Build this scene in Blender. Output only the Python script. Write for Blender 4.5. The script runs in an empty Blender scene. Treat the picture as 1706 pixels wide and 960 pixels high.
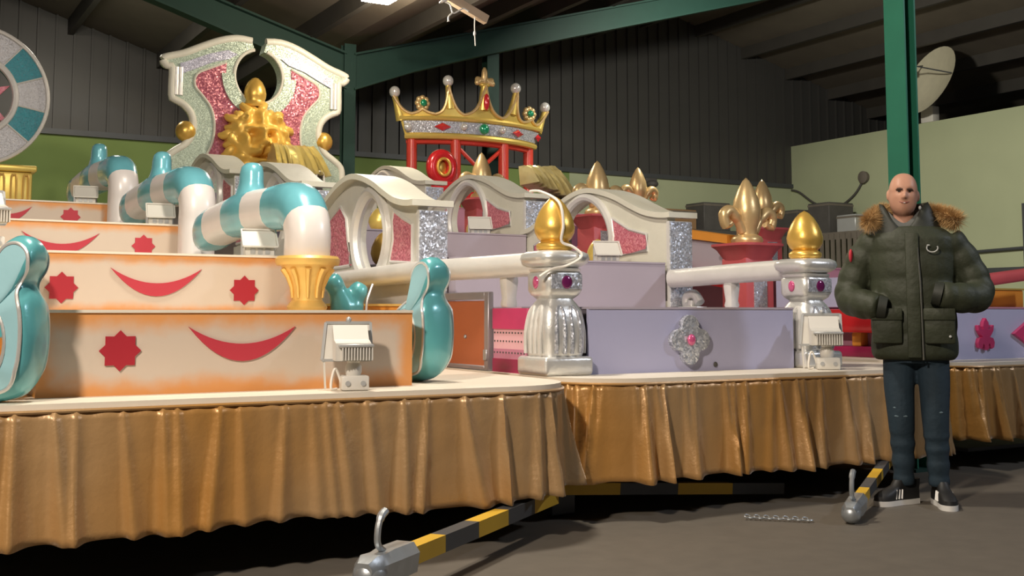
import bpy, bmesh, math, random
from mathutils import Vector, Matrix, noise
PI = math.pi
R = math.radians
random.seed(7)
scene = bpy.context.scene
col = scene.collection

# ------------------------------------------------------------------ camera, world, lights, exposure
cam_d = bpy.data.cameras.new('camera')
cam = bpy.data.objects.new('camera', cam_d)
col.objects.link(cam)
cam.location = (0, 0, 1.03)
cam.rotation_euler = (R(95), 0, R(-30))
cam_d.sensor_fit = 'HORIZONTAL'
cam_d.sensor_width = 36.0
cam_d.lens = 36.0 * 1890 / 1706
cam_d.shift_y = -124 / 1706
cam_d.clip_end = 200
scene.camera = cam

world = bpy.data.worlds.new('world')
scene.world = world
world.use_nodes = True
world.node_tree.nodes['Background'].inputs[0].default_value = (0.85, 0.9, 1.0, 1)
world.node_tree.nodes['Background'].inputs[1].default_value = 0.035

def lamp(name, loc, target, power, colr, size, spread=180):
    d = bpy.data.lights.new(name, 'AREA')
    d.shape = 'DISK'
    d.size = size
    d.energy = power
    d.color = colr
    d.spread = R(spread)
    o = bpy.data.objects.new(name, d)
    col.objects.link(o)
    o.location = loc
    o.rotation_euler = (Vector(target) - Vector(loc)).to_track_quat('-Z', 'Y').to_euler()
    return o

lamp('hall_lamp_warm', (-2.4, 0.8, 4.9), (2.6, 6.5, 1.2), 480, (1.0, 0.86, 0.72), 0.5)
lamp('hall_lamp_cool', (8.6, 0.4, 4.9), (5.4, 6.5, 1.0), 125, (0.84, 0.89, 1.0), 0.5)
lamp('hall_lamp_overhead', (2.2, 5.4, 5.4), (2.2, 5.5, 0.0), 215, (1.0, 0.9, 0.76), 0.5)
lamp('fill_right_wall', (10.5, 11.5, 5.7), (14.0, 13.4, 1.0), 430, (1.0, 0.95, 0.82), 0.5)  # added fill light, aimed to brighten the right wall and far corner
lamp('fill_back_wall', (2.6, 15.4, 5.2), (2.6, 17.5, 0.0), 90, (1.0, 0.93, 0.78), 0.5)  # added fill light, lifts the dark back wall on the left

scene.view_settings.view_transform = 'Standard'
scene.view_settings.look = 'None'
scene.view_settings.exposure = 0.1
scene.view_settings.gamma = 1.0
scene.view_settings.use_curve_mapping = False

# ------------------------------------------------------------------ materials
MATS = {}
def _base(name):
    m = bpy.data.materials.new(name)
    m.use_nodes = True
    nt = m.node_tree
    return m, nt, nt.nodes['Principled BSDF'], nt.nodes.new('ShaderNodeTexCoord')

def mixc(nt, fac, a, b):
    n = nt.nodes.new('ShaderNodeMix')
    n.data_type = 'RGBA'
    if fac is not None:
        nt.links.new(fac, n.inputs[0])
    for s, v in ((6, a), (7, b)):
        if isinstance(v, tuple):
            n.inputs[s].default_value = (v[0], v[1], v[2], 1)
        else:
            nt.links.new(v, n.inputs[s])
    return n.outputs[2]

def math_n(nt, op, a, b=None, c=None):
    n = nt.nodes.new('ShaderNodeMath')
    n.operation = op
    for i, v in enumerate((a, b, c)):
        if v is None: continue
        if isinstance(v, (int, float)): n.inputs[i].default_value = v
        else: nt.links.new(v, n.inputs[i])
    return n.outputs[0]

def noise_n(nt, tc, scale, detail=3, out='Object'):
    n = nt.nodes.new('ShaderNodeTexNoise')
    n.inputs['Scale'].default_value = scale
    n.inputs['Detail'].default_value = detail
    nt.links.new(tc.outputs[out], n.inputs['Vector'])
    return n.outputs['Fac']

def bump_n(nt, h, strength, dist):
    b = nt.nodes.new('ShaderNodeBump')
    b.inputs['Strength'].default_value = strength
    b.inputs['Distance'].default_value = dist
    nt.links.new(h, b.inputs['Height'])
    return b.outputs[0]

def pm(name, c, rough=.5, metal=0., var=.12, scale=6., bump=0., bscale=40., dist=.004, coat=0., spec=.5):
    m, nt, p, tc = _base(name)
    f = noise_n(nt, tc, scale)
    lo = tuple(x * (1 - var) for x in c); hi = tuple(min(1, x * (1 + var)) for x in c)
    nt.links.new(mixc(nt, f, lo, hi), p.inputs['Base Color'])
    p.inputs['Roughness'].default_value = rough
    p.inputs['Metallic'].default_value = metal
    p.inputs['Specular IOR Level'].default_value = spec
    p.inputs['Coat Weight'].default_value = coat
    p.inputs['Coat Roughness'].default_value = .15
    if bump:
        nt.links.new(bump_n(nt, noise_n(nt, tc, bscale, 4), bump, dist), p.inputs['Normal'])
    MATS[name] = m
    return m

def glitter(name, dark, light, scale=140., metal=.55, rough=.3, tilt=.55):
    m, nt, p, tc = _base(name)
    v = nt.nodes.new('ShaderNodeTexVoronoi')
    v.inputs['Scale'].default_value = scale
    nt.links.new(tc.outputs['Object'], v.inputs['Vector'])
    sep = nt.nodes.new('ShaderNodeSeparateColor')
    nt.links.new(v.outputs['Color'], sep.inputs[0])
    f = math_n(nt, 'POWER', sep.outputs[0], 1.6)
    nt.links.new(mixc(nt, f, dark, light), p.inputs['Base Color'])
    g = nt.nodes.new('ShaderNodeNewGeometry')
    s = nt.nodes.new('ShaderNodeVectorMath'); s.operation = 'SUBTRACT'
    nt.links.new(v.outputs['Color'], s.inputs[0]); s.inputs[1].default_value = (.5, .5, .5)
    k = nt.nodes.new('ShaderNodeVectorMath'); k.operation = 'SCALE'
    nt.links.new(s.outputs[0], k.inputs[0]); k.inputs['Scale'].default_value = tilt
    a = nt.nodes.new('ShaderNodeVectorMath'); a.operation = 'ADD'
    nt.links.new(g.outputs['Normal'], a.inputs[0]); nt.links.new(k.outputs[0], a.inputs[1])
    n = nt.nodes.new('ShaderNodeVectorMath'); n.operation = 'NORMALIZE'
    nt.links.new(a.outputs[0], n.inputs[0])
    nt.links.new(n.outputs[0], p.inputs['Normal'])
    p.inputs['Metallic'].default_value = metal
    p.inputs['Roughness'].default_value = rough
    MATS[name] = m
    return m

pm('cream_white', (.74, .68, .57), .45, var=.06, bump=.15, bscale=25)
pm('arch_white', (.66, .65, .55), .4, var=.08, bump=.2, bscale=18, dist=.01)
pm('arch_grey', (.60, .59, .53), .35, var=.12, bump=.3, bscale=14, dist=.012)
pm('silver', (.72, .72, .70), .32, .55, var=.14, bump=.35, bscale=16, dist=.012)
pm('silver_pale', (.72, .71, .68), .38, .25, var=.10, bump=.35, bscale=12, dist=.012)
pm('gold', (.80, .50, .11), .33, .6, var=.14, bump=.3, bscale=10, dist=.012)
pm('gold_pale', (.78, .56, .27), .34, .5, var=.15, bump=.3, bscale=10, dist=.01)
pm('gold_lion', (.80, .50, .10), .42, .25, var=.12, bump=.4, bscale=14, dist=.012)
pm('gold_paint', (.78, .50, .14), .42, .35, var=.14, bump=.2, bscale=20)
pm('gold_yellow', (.83, .62, .16), .35, .55, var=.12, bump=.2, bscale=20)
pm('teal', (.12, .43, .46), .28, .15, var=.25, scale=4, bump=.3, bscale=9, dist=.012, coat=.4)
pm('teal_light', (.32, .57, .63), .32, .1, var=.15, scale=4, bump=.25, bscale=9, dist=.01, coat=.3)
pm('arm_blue', (.16, .48, .56), .26, .15, var=.28, scale=3.5, bump=.3, bscale=7, dist=.012, coat=.5)
pm('arm_white', (.76, .72, .70), .34, .05, var=.05, bump=.2, bscale=8, dist=.01, coat=.2)
pm('lilac', (.42, .37, .43), .55, var=.06, scale=3, bump=.1, bscale=30)
pm('lilac_front', (.42, .42, .60), .5, var=.05, scale=3, bump=.1, bscale=30)
pm('mauve', (.46, .22, .30), .5, var=.1)
pm('pink_perf', (.74, .42, .47), .5, var=.06)
pm('rose_perf', (.50, .20, .29), .5, var=.08)
pm('magenta', (.52, .04, .14), .38, var=.15, coat=.3)
pm('magenta_dark', (.30, .012, .07), .4, var=.15, coat=.2)
pm('red_moon', (.47, .035, .055), .55, var=.05)
pm('red_star', (.36, .013, .026), .55, var=.06)
pm('red_gloss', (.55, .02, .025), .22, .1, var=.15, coat=.6, bump=.2, bscale=12, dist=.01)
pm('red_post', (.58, .05, .03), .35, var=.12, coat=.3)
pm('red_soft', (.55, .10, .11), .4, var=.12, bump=.2, bscale=15, dist=.01)
pm('red_gem', (.65, .03, .04), .15, .2, coat=.8)
pm('green_gem', (.02, .35, .16), .12, .3, coat=.9)
pm('pink_gem', (.62, .10, .25), .15, .2, coat=.8)
pm('plum_gem', (.22, .02, .14), .12, .4, coat=.9)
pm('pearl', (.72, .71, .68), .2, .3, coat=.5, bump=.15, bscale=18)
pm('brown_board', (.40, .115, .045), .55, var=.06)
pm('steel_grey', (.33, .31, .33), .4, .5, var=.1)
pm('galvanised', (.42, .45, .47), .38, .7, var=.2, scale=14, bump=.3, bscale=30)
pm('black_rubber', (.018, .018, .018), .6)
pm('chassis_black', (.012, .012, .013), .6)
pm('paint_yellow', (.62, .38, .03), .5, var=.15)
pm('paint_dark', (.06, .065, .07), .5, var=.15)
pm('white_plastic', (.62, .60, .55), .4, var=.05)
pm('grey_metal_box', (.45, .46, .46), .4, .3, var=.08)
pm('cable_white', (.75, .72, .66), .5)
pm('wood_bare', (.52, .40, .28), .6, var=.15)
pm('green_steel', (.012, .050, .037), .65, 0, var=.12, bump=.1, bscale=30)
pm('green_steel_lit', (.025, .16, .10), .4, .1, var=.12)  # brighter copy of the green steel: lit flanges painted into the colour
pm('wall_green', (.19, .27, .08), .85, var=.10, scale=1.2, bump=.2, bscale=60)
pm('wall_sage', (.41, .45, .285), .85, var=.08, scale=1.2, bump=.2, bscale=60)
pm('clad_grey', (.066, .064, .060), .55, .2, var=.08, scale=2)
pm('roof_sheet', (.135, .115, .088), .8, var=.2, scale=2)
pm('purlin', (.055, .05, .043), .7, var=.2, scale=3)
pm('dish_cream', (.66, .62, .46), .5, var=.12)
pm('cardboard', (.26, .15, .07), .8, var=.15)
pm('dark_box', (.08, .075, .07), .7, var=.2)
pm('rack_wood', (.15, .13, .105), .8, var=.2)
pm('orange_paint', (.75, .30, .04), .5, var=.12)
pm('cobweb', (.8, .8, .76), .6)
pm('skin', (.50, .265, .18), .5, var=.07, scale=14, spec=.4)
pm('lip', (.30, .11, .085), .5)
pm('eye_dark', (.03, .02, .015), .25)
pm('eye_white', (.6, .55, .5), .3)
pm('brow', (.07, .035, .022), .8)
pm('jacket', (.031, .037, .020), .6, var=.25, scale=5, bump=.8, bscale=7, dist=.02, spec=.4)
pm('jacket_dark', (.020, .023, .016), .6, var=.2, scale=8, bump=.3, bscale=30)
pm('hoodie', (.10, .105, .10), .85, var=.15, bump=.3, bscale=60)
pm('jeans', (.011, .027, .042), .8, var=.35, scale=7, bump=.5, bscale=22, dist=.008)
pm('jeans_worn', (.11, .16, .19), .85, var=.4, scale=30)
pm('shoe_black', (.012, .012, .012), .55, var=.2)
pm('shoe_white', (.70, .69, .66), .5)
pm('fur', (.52, .33, .14), .8, var=.4, scale=30)
pm('patch_red', (.50, .03, .05), .6)
pm('patch_white', (.42, .43, .42), .6)
pm('zip', (.14, .145, .13), .35, .5)
glitter('silver_glitter', (.30, .32, .37), (.82, .84, .90), 95, .4, .32, .45)
glitter('silver_glitter_mint', (.32, .39, .30), (.56, .65, .52), 120, .3, .4, .35)
glitter('silver_glitter_lilac', (.34, .34, .42), (.66, .66, .76), 120, .3, .4, .35)
glitter('ring_silver', (.32, .32, .34), (.6, .6, .62), 120, .3, .4, .3)
glitter('teal_glitter', (.005, .16, .21), (.03, .29, .35), 110, .1, .4, .22)
glitter('pink_glitter', (.52, .12, .18), (.82, .34, .40), 90, .2, .4, .35)
glitter('rose_glitter', (.30, .06, .10), (.66, .24, .26), 60, .3, .35, .45)

def skirt_mat():
    m, nt, p, tc = _base('satin_gold')
    f = noise_n(nt, tc, .9, 2)
    mr = nt.nodes.new('ShaderNodeMapRange'); nt.links.new(f, mr.inputs[0]); mr.inputs[1].default_value = .38; mr.inputs[2].default_value = .62
    c = mixc(nt, mr.outputs[0], (.45, .225, .055), (.43, .27, .125))
    nt.links.new(c, p.inputs['Base Color'])
    p.inputs['Roughness'].default_value = .36
    p.inputs['Metallic'].default_value = .25
    p.inputs['Specular IOR Level'].default_value = .6
    p.inputs['Sheen Weight'].default_value = .7
    p.inputs['Sheen Roughness'].default_value = .35
    p.inputs['Sheen Tint'].default_value = (.9, .75, .6, 1)
    nt.links.new(bump_n(nt, noise_n(nt, tc, 45, 4), .3, .006), p.inputs['Normal'])
    MATS['satin_gold'] = m
skirt_mat()

def foil_mat():
    m, nt, p, tc = _base('gold_foil')
    v = nt.nodes.new('ShaderNodeTexVoronoi'); v.inputs['Scale'].default_value = 9
    nt.links.new(tc.outputs['Object'], v.inputs['Vector'])
    nt.links.new(bump_n(nt, noise_n(nt, tc, 5, 2), .35, .04), p.inputs['Normal'])
    f = noise_n(nt, tc, 7)
    nt.links.new(mixc(nt, f, (.66, .56, .24), (.86, .80, .50)), p.inputs['Base Color'])
    p.inputs['Metallic'].default_value = .5
    p.inputs['Roughness'].default_value = .28
    MATS['gold_foil'] = m
foil_mat()

def floor_mat():
    m, nt, p, tc = _base('concrete')
    a = noise_n(nt, tc, .7, 6); b = noise_n(nt, tc, 9, 6)
    c1 = mixc(nt, a, (.085, .075, .06), (.145, .125, .10))
    c2 = mixc(nt, b, (.07, .062, .05), (.16, .14, .112))
    n = nt.nodes.new('ShaderNodeMix'); n.data_type = 'RGBA'; n.inputs[0].default_value = .45
    nt.links.new(c1, n.inputs[6]); nt.links.new(c2, n.inputs[7])
    nt.links.new(n.outputs[2], p.inputs['Base Color'])
    p.inputs['Roughness'].default_value = .62
    nt.links.new(bump_n(nt, b, .2, .01), p.inputs['Normal'])
    MATS['concrete'] = m
floor_mat()

def panel_mat(name, x0, x1, z0, z1, edge):
    """cream board with a hand sprayed orange border (object space = world minus the tier base)"""
    m, nt, p, tc = _base(name)
    s = nt.nodes.new('ShaderNodeSeparateXYZ')
    nt.links.new(tc.outputs['Object'], s.inputs[0])
    dx = math_n(nt, 'MINIMUM', math_n(nt, 'SUBTRACT', s.outputs[0], x0), math_n(nt, 'SUBTRACT', x1, s.outputs[0]))
    dz = math_n(nt, 'MINIMUM', math_n(nt, 'SUBTRACT', s.outputs[2], z0), math_n(nt, 'SUBTRACT', z1, s.outputs[2]))
    d = math_n(nt, 'MINIMUM', dx, dz)
    nz = noise_n(nt, tc, 7, 4)
    d2 = math_n(nt, 'ADD', d, math_n(nt, 'MULTIPLY', math_n(nt, 'SUBTRACT', nz, .5), edge * 1.3))
    mr = nt.nodes.new('ShaderNodeMapRange'); mr.interpolation_type = 'SMOOTHSTEP'
    nt.links.new(d2, mr.inputs[0])
    mr.inputs[1].default_value = edge * .1; mr.inputs[2].default_value = edge * 1.15
    nt.links.new(mixc(nt, mr.outputs[0], (.66, .29, .09), (.57, .475, .385)), p.inputs['Base Color'])
    p.inputs['Roughness'].default_value = .55
    MATS[name] = m
    return name

def emis(name, c, s):
    m, nt, p, tc = _base(name)
    p.inputs['Base Color'].default_value = (*c, 1)
    p.inputs['Emission Color'].default_value = (*c, 1)
    p.inputs['Emission Strength'].default_value = s
    MATS[name] = m
emis('lamp_glow', (1, .96, .88), 14)

# ------------------------------------------------------------------ geometry helpers
class MB:
    def __init__(s): s.bm = bmesh.new()
    def face(s, vs):
        try: return s.bm.faces.new(vs)
        except ValueError: return None
    def v(s, p): return s.bm.verts.new(p)
    def box(s, x0, x1, y0, y1, z0, z1, bev=0., seg=2):
        b = bmesh.new()
        bmesh.ops.create_cube(b, size=1)
        for w in b.verts:
            w.co = Vector(((x0 + x1) / 2 + w.co.x * (x1 - x0), (y0 + y1) / 2 + w.co.y * (y1 - y0), (z0 + z1) / 2 + w.co.z * (z1 - z0)))
        if bev: bmesh.ops.bevel(b, geom=b.edges[:], offset=bev, segments=seg, affect='EDGES', profile=.5)
        s.merge(b); return s
    def merge(s, b, M=None):
        mp = {}
        for w in b.verts: mp[w] = s.v(M @ w.co if M else w.co)
        for f in b.faces: s.face([mp[w] for w in f.verts])
        b.free()
    def rings(s, rs, cap=True, close=False):
        vs = [[s.v(p) for p in r] for r in rs]
        n = len(vs[0])
        for a, b in zip(vs[:-1], vs[1:]):
            for i in range(n): s.face([a[i], a[(i + 1) % n], b[(i + 1) % n], b[i]])
        if close:
            a, b = vs[-1], vs[0]
            for i in range(n): s.face([a[i], a[(i + 1) % n], b[(i + 1) % n], b[i]])
        elif cap:
            s.face(vs[0][::-1]); s.face(vs[-1])
        return s
    def tube(s, path, r, n=10, cap=True, squash=1., close=False):
        P = [Vector(p) for p in path]
        rr = r if isinstance(r, (list, tuple)) else [r] * len(P)
        rs = []; ref = None
        for i, p in enumerate(P):
            if close: t = P[(i + 1) % len(P)] - P[i - 1]
            else: t = P[min(i + 1, len(P) - 1)] - P[max(i - 1, 0)]
            t.normalize()
            if ref is None: ref = Vector((0, 0, 1)) if abs(t.z) < .9 else Vector((1, 0, 0))
            a = t.cross(ref).normalized(); b = a.cross(t).normalized(); ref = b
            rs.append([p + a * math.cos(2 * PI * k / n) * rr[i] + b * math.sin(2 * PI * k / n) * rr[i] * squash for k in range(n)])
        return s.rings(rs, cap, close)
    def lathe(s, prof, c=(0, 0, 0), n=24, sup=2., sx=1., sy=1., rot=0.):
        rs = []
        for r, z in prof:
            ring = []
            for k in range(n):
                a = 2 * PI * k / n
                ca, sa = math.cos(a), math.sin(a)
                q = (abs(ca) ** sup + abs(sa) ** sup) ** (-1 / sup)
                x, y = r * q * ca * sx, r * q * sa * sy
                ring.append((c[0] + x * math.cos(rot) - y * math.sin(rot), c[1] + x * math.sin(rot) + y * math.cos(rot), c[2] + z))
            rs.append(ring)
        return s.rings(rs)
    def ell(s, c, r, M=None, u=14, w=9):
        b = bmesh.new()
        bmesh.ops.create_uvsphere(b, u_segments=u, v_segments=w, radius=1)
        T = Matrix.Translation(c) @ (M.to_4x4() if M else Matrix.Identity(4)) @ Matrix.Diagonal((r[0], r[1], r[2], 1))
        s.merge(b, T); return s
    def prism(s, pts, f0, f1):
        a = [s.v(f0(*p)) for p in pts]; b = [s.v(f1(*p)) for p in pts]
        n = len(pts)
        s.face(a[::-1]); s.face(b)
        for i in range(n): s.face([a[i], a[(i + 1) % n], b[(i + 1) % n], b[i]])
        return s
    def prism_y(s, pts, y0, y1): return s.prism(pts, lambda x, z: (x, y0, z), lambda x, z: (x, y1, z))
    def prism_x(s, pts, x0, x1): return s.prism(pts, lambda y, z: (x0, y, z), lambda y, z: (x1, y, z))
    def prism_z(s, pts, z0, z1): return s.prism(pts, lambda x, y: (x, y, z0), lambda x, y: (x, y, z1))
    def holed(s, outer, inner, m0, m1, closed=True):
        """plate between two matched contours"""
        A = [s.v(m0(*p)) for p in outer]; B = [s.v(m0(*p)) for p in inner]
        C = [s.v(m1(*p)) for p in outer]; D = [s.v(m1(*p)) for p in inner]
        n = len(outer)
        for i in range(n if closed else n - 1):
            j = (i + 1) % n
            s.face([A[i], A[j], B[j], B[i]]); s.face([C[j], C[i], D[i], D[j]])
            s.face([A[j], A[i], C[i], C[j]]); s.face([B[i], B[j], D[j], D[i]])
        if not closed:
            s.face([A[0], B[0], D[0], C[0]]); s.face([A[-1], C[-1], D[-1], B[-1]])
        return s
    def sweep(s, path, sec, frame):
        """sec: list of (a,b); frame(i) -> (point, A, B)"""
        rs = []
        for i in range(len(path)):
            p, A, B = frame(i)
            rs.append([p + A * a + B * b for a, b in sec])
        return s.rings(rs)
    def bar(s, p, q, w, h):
        p, q = Vector(p), Vector(q); t = (q - p).normalized()
        up = Vector((0, 0, 1)) if abs(t.z) < .95 else Vector((1, 0, 0))
        a = t.cross(up).normalized() * w / 2; b = a.cross(t).normalized() * h / 2
        return s.rings([[p + a + b, p - a + b, p - a - b, p + a - b], [q + a + b, q - a + b, q - a - b, q + a - b]])

def obj(name, mb, mat, parent=None, smooth=40, remesh=None, smooth_it=0):
    bm = mb.bm
    base = Vector((0, 0, 0))
    q = parent
    while q: base = base + q.location; q = q.parent
    own = Vector((0, 0, 0))
    bmesh.ops.remove_doubles(bm, verts=bm.verts[:], dist=1e-5)
    bmesh.ops.recalc_face_normals(bm, faces=bm.faces[:])
    if base.length: bmesh.ops.translate(bm, verts=bm.verts[:], vec=-base)
    me = bpy.data.meshes.new(name)
    bm.to_mesh(me); bm.free()
    me.materials.append(MATS[mat])
    if smooth and not remesh:
        me.shade_smooth()
        me.set_sharp_from_angle(angle=R(smooth))
    o = bpy.data.objects.new(name, me)
    col.objects.link(o)
    if parent: o.parent = parent
    if remesh:
        m = o.modifiers.new('remesh', 'REMESH'); m.mode = 'VOXEL'; m.voxel_size = remesh; m.use_smooth_shade = True
        if smooth_it:
            k = o.modifiers.new('smooth', 'SMOOTH'); k.factor = .5; k.iterations = smooth_it
    return o

def tag(o, label=None, cat=None, group=None, kind=None):
    if label: o['label'] = label
    if cat: o['category'] = cat
    if group: o['group'] = group
    if kind: o['kind'] = kind
    return o

def thing(name, loc, label, cat, group=None):
    o = bpy.data.objects.new(name, None)
    col.objects.link(o)
    o.location = loc
    o.empty_display_size = .1
    return tag(o, label, cat, group)

def copy_tree(o, parent=None):
    c = o.copy(); col.objects.link(c); c.parent = parent
    for ch in list(o.children): copy_tree(ch, c)
    return c

def dup(o, loc, label, rz=None, scale=None):
    c = copy_tree(o); c.location = loc
    if rz is not None: c.rotation_euler = (0, 0, rz)
    if scale: c.scale = (scale,) * 3
    c['label'] = label
    return c

def smoothpath(pts, n=8):
    """Catmull-Rom"""
    P = [Vector(p) for p in pts]; out = []
    for i in range(len(P) - 1):
        a, b, c, d = P[max(i - 1, 0)], P[i], P[i + 1], P[min(i + 2, len(P) - 1)]
        for k in range(n):
            t = k / n
            out.append(.5 * ((2 * b) + (c - a) * t + (2 * a - 5 * b + 4 * c - d) * t * t + (3 * b - a - 3 * c + d) * t ** 3))
    out.append(P[-1])
    return out

def sm2(pts, n=6): return [(p.x, p.y) for p in smoothpath([(a, b, 0) for a, b in pts], n)]

def circ(cx, cz, r, n=24, a0=0, a1=2 * PI, rz=None):
    return [(cx + r * math.cos(a0 + (a1 - a0) * k / n), cz + (rz or r) * math.sin(a0 + (a1 - a0) * k / n)) for k in range(n)]

# ------------------------------------------------------------------ the hall
YW = 19.0          # back wall
XV, ZV = 5.8, 4.85 # roof valley
XRG, ZRG = 14.8, 7.45
def roof_z(x):
    if x <= XV: return ZV + (XV - x) * .285
    if x <= XRG: return ZV + (x - XV) * (ZRG - ZV) / (XRG - XV)
    return ZRG - (x - XRG) * .26

mb = MB(); mb.box(-9, 26, -5, 20, -.1, 0)
floor = obj('floor', mb, 'concrete', smooth=0); tag(floor, 'grey brown concrete floor of the hall', 'floor', kind='structure')

ZC = 3.9
wb = MB(); wb.box(-9, 12.3, YW, YW + .2, 0, ZC)
wall_back = tag(obj('wall_back', wb, 'wall_green', smooth=0), 'back wall painted green below dark ribbed cladding', 'wall', kind='structure')
wb = MB(); wb.box(12.3, 26, YW, YW + .2, 0, ZC)
obj('pale_wall_section', wb, 'wall_sage', wall_back, 0)
wb = MB(); wb.box(-9, 26, YW - .06, YW + .05, ZC - .06, ZC + .03)
obj('cladding_base_rail', wb, 'paint_dark', wall_back, 0)
x = -1.2
while x < 24.5:
    w = .272
    c = MB()
    t0, t1 = roof_z(x + .001), roof_z(x + w)
    c.prism_y([(x, ZC), (x + w - .035, ZC), (x + w - .035, t1), (x, t0)], YW - .01, YW + .05)
    c.prism_y([(x + w - .035, ZC), (x + w, ZC), (x + w, t1), (x + w - .035, t1)], YW - .05, YW + .05)
    obj('cladding_sheet', c, 'clad_grey', wall_back, 0)
    x += w
wb = MB(); wb.prism_y([(-9, ZC), (26, ZC), (26, roof_z(26)), (XRG, ZRG), (XV, ZV), (-9, roof_z(-9))], YW + .05, YW + .2)
obj('gable_backing', wb, 'clad_grey', wall_back, 0)

wb = MB(); wb.box(18.3, 18.5, 8, YW, 0, 4.8)
wall_right = tag(obj('wall_right', wb, 'wall_sage', smooth=0), 'pale sage partition wall on the right, lower than the roof', 'wall', kind='structure')
wb = MB(); wb.tube([(18.25, 9.0, 2.3), (18.25, 15.6, 2.14)], .03, 8)
obj('conduit', wb, 'paint_dark', wall_right)
wb = MB(); wb.box(18.2, 18.31, 9, 15.6, 1.72, 1.86)
obj('dado_rail', wb, 'paint_dark', wall_right, 0)

# roof
rb = MB()
th = .06
rb.prism_y([(-9, roof_z(-9)), (XV, ZV), (XRG, ZRG), (26, roof_z(26)), (26, roof_z(26) + th), (XRG, ZRG + th), (XV, ZV + th), (-9, roof_z(-9) + th)], -5, YW + .2)
ceiling = tag(obj('ceiling', rb, 'roof_sheet', smooth=0), 'dark sheet roof of two halls meeting in a valley', 'roof', kind='structure')
for xs in (-5.6, -4.2, -2.8, -1.4, 0, 1.4, 2.8, 4.2, 5.25, 6.4, 7.6, 8.9, 10.2, 11.5, 12.8, 14.1, 15.6, 16.9, 18.2, 19.5, 20.8, 22.1):
    p = MB(); z = roof_z(xs)
    p.box(xs - .045, xs + .045, 2.0, YW, z - .24, z + .02)
    obj('purlin', p, 'purlin', ceiling, 0)

def column(y, w, label, mat='green_steel_lit', XV=XV, ZV=ZV):
    t = thing('steel_column', (XV, y, 0), label, 'column', 'green steel columns along the roof valley')
    if mat == 'green_steel_lit':
        for sx in (-1, 1):
            m = MB(); m.box(XV + sx * .05 - .007, XV + sx * .05 + .007, y - .085, y + .085, 0, ZV - .1); obj('flange', m, mat, t, 0)
        m = MB(); m.box(XV - .05, XV + .05, y - .012, y + .012, 0, ZV - .1); obj('web', m, 'green_steel', t, 0)
        m = MB(); m.box(XV - .1, XV + .1, y - .11, y + .11, 0, .02); obj('base_plate', m, 'green_steel', t, 0)
        return
    m = MB(); m.box(XV - w, XV + w, y - w * .85, y - w * .7, 0, ZV - .1); obj('flange', m, mat, t, 0)
    m = MB(); m.box(XV - w, XV + w, y + w * .7, y + w * .85, 0, ZV - .1); obj('flange', m, 'green_steel', t, 0)
    m = MB(); m.box(XV - .02, XV + .02, y - w * .7, y + w * .7, 0, ZV - .1); obj('web', m, 'green_steel', t, 0)
    m = MB(); m.box(XV - w - .06, XV + w + .06, y - w - .04, y + w + .04, 0, .02); obj('base_plate', m, 'green_steel', t, 0)
column(5.25, .075, 'nearest green steel column rising behind the man in the parka', XV=6.08, ZV=4.9)
column(14.8, .1, 'dark green steel column standing behind the gold crown', 'green_steel', 8.17, 5.4)
column(14.6, .085, 'dark green steel column beside the lion throne, at the roof valley', 'green_steel')

def rafter(x0, x1, y, label):
    t = thing('roof_rafter', ((x0 + x1) / 2, y, 0), label, 'roof beam', 'green steel roof rafters')
    def zz(x, d): return roof_z(x) - .24 - d
    hd = lambda x: .40 + (.14 if abs(x - XV) < .6 else 0)
    xs = [x0 + (x1 - x0) * k / 10 for k in range(11)]
    top = [(x, zz(x, 0)) for x in xs]
    bot = [(x, zz(x, .34 + .16 * math.exp(-abs(x - XV) / 1.0))) for x in xs]
    m = MB(); m.prism_y(top + bot[::-1], y - .012, y + .012); obj('web', m, 'green_steel', t, 0)
    for pts in (top, bot):
        m = MB(); m.prism_y([(a, b) for a, b in pts] + [(a, b - .03) for a, b in pts[::-1]], y - .1, y + .1)
        obj('flange', m, 'green_steel', t, 0)
for y, d in ((14.6, 'nearest the back wall'),):
    rafter(-6, XV - .06, y, 'dark green steel rafter of the left roof, ' + d)
    rafter(XV + .06, XRG, y, 'dark green steel rafter climbing right from the valley, ' + d)

# ceiling flood lamp by the valley, with its own light
t = thing('ceiling_floodlight', (5.12, 11.95, 4.62), 'bright floodlight under the roof beside the valley beam', 'lamp')
m = MB(); m.box(4.93, 5.31, 11.8, 12.1, 4.66, 4.76, .02); obj('housing', m, 'grey_metal_box', t)
m = MB(); m.box(4.95, 5.29, 11.82, 12.08, 4.645, 4.662); obj('glass', m, 'lamp_glow', t, 0)
m = MB(); m.bar((5.0, 11.95, 4.76), (5.0, 11.95, 5.05), .03, .01); m.bar((5.24, 11.95, 4.76), (5.24, 11.95, 5.0), .03, .01); obj('bracket', m, 'galvanised', t, 0)
lamp('ceiling_floodlight_light', (5.12, 11.95, 4.63), (4.9, 9.0, 0), 40, (1, .93, .82), .3)
pt = bpy.data.lights.new('ceiling_floodlight_spill', 'POINT'); pt.energy = 110; pt.color = (1, .85, .65); pt.shadow_soft_size = .1
spill = bpy.data.objects.new('ceiling_floodlight_spill', pt); col.objects.link(spill); spill.location = (5.12, 11.95, 4.5)

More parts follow.
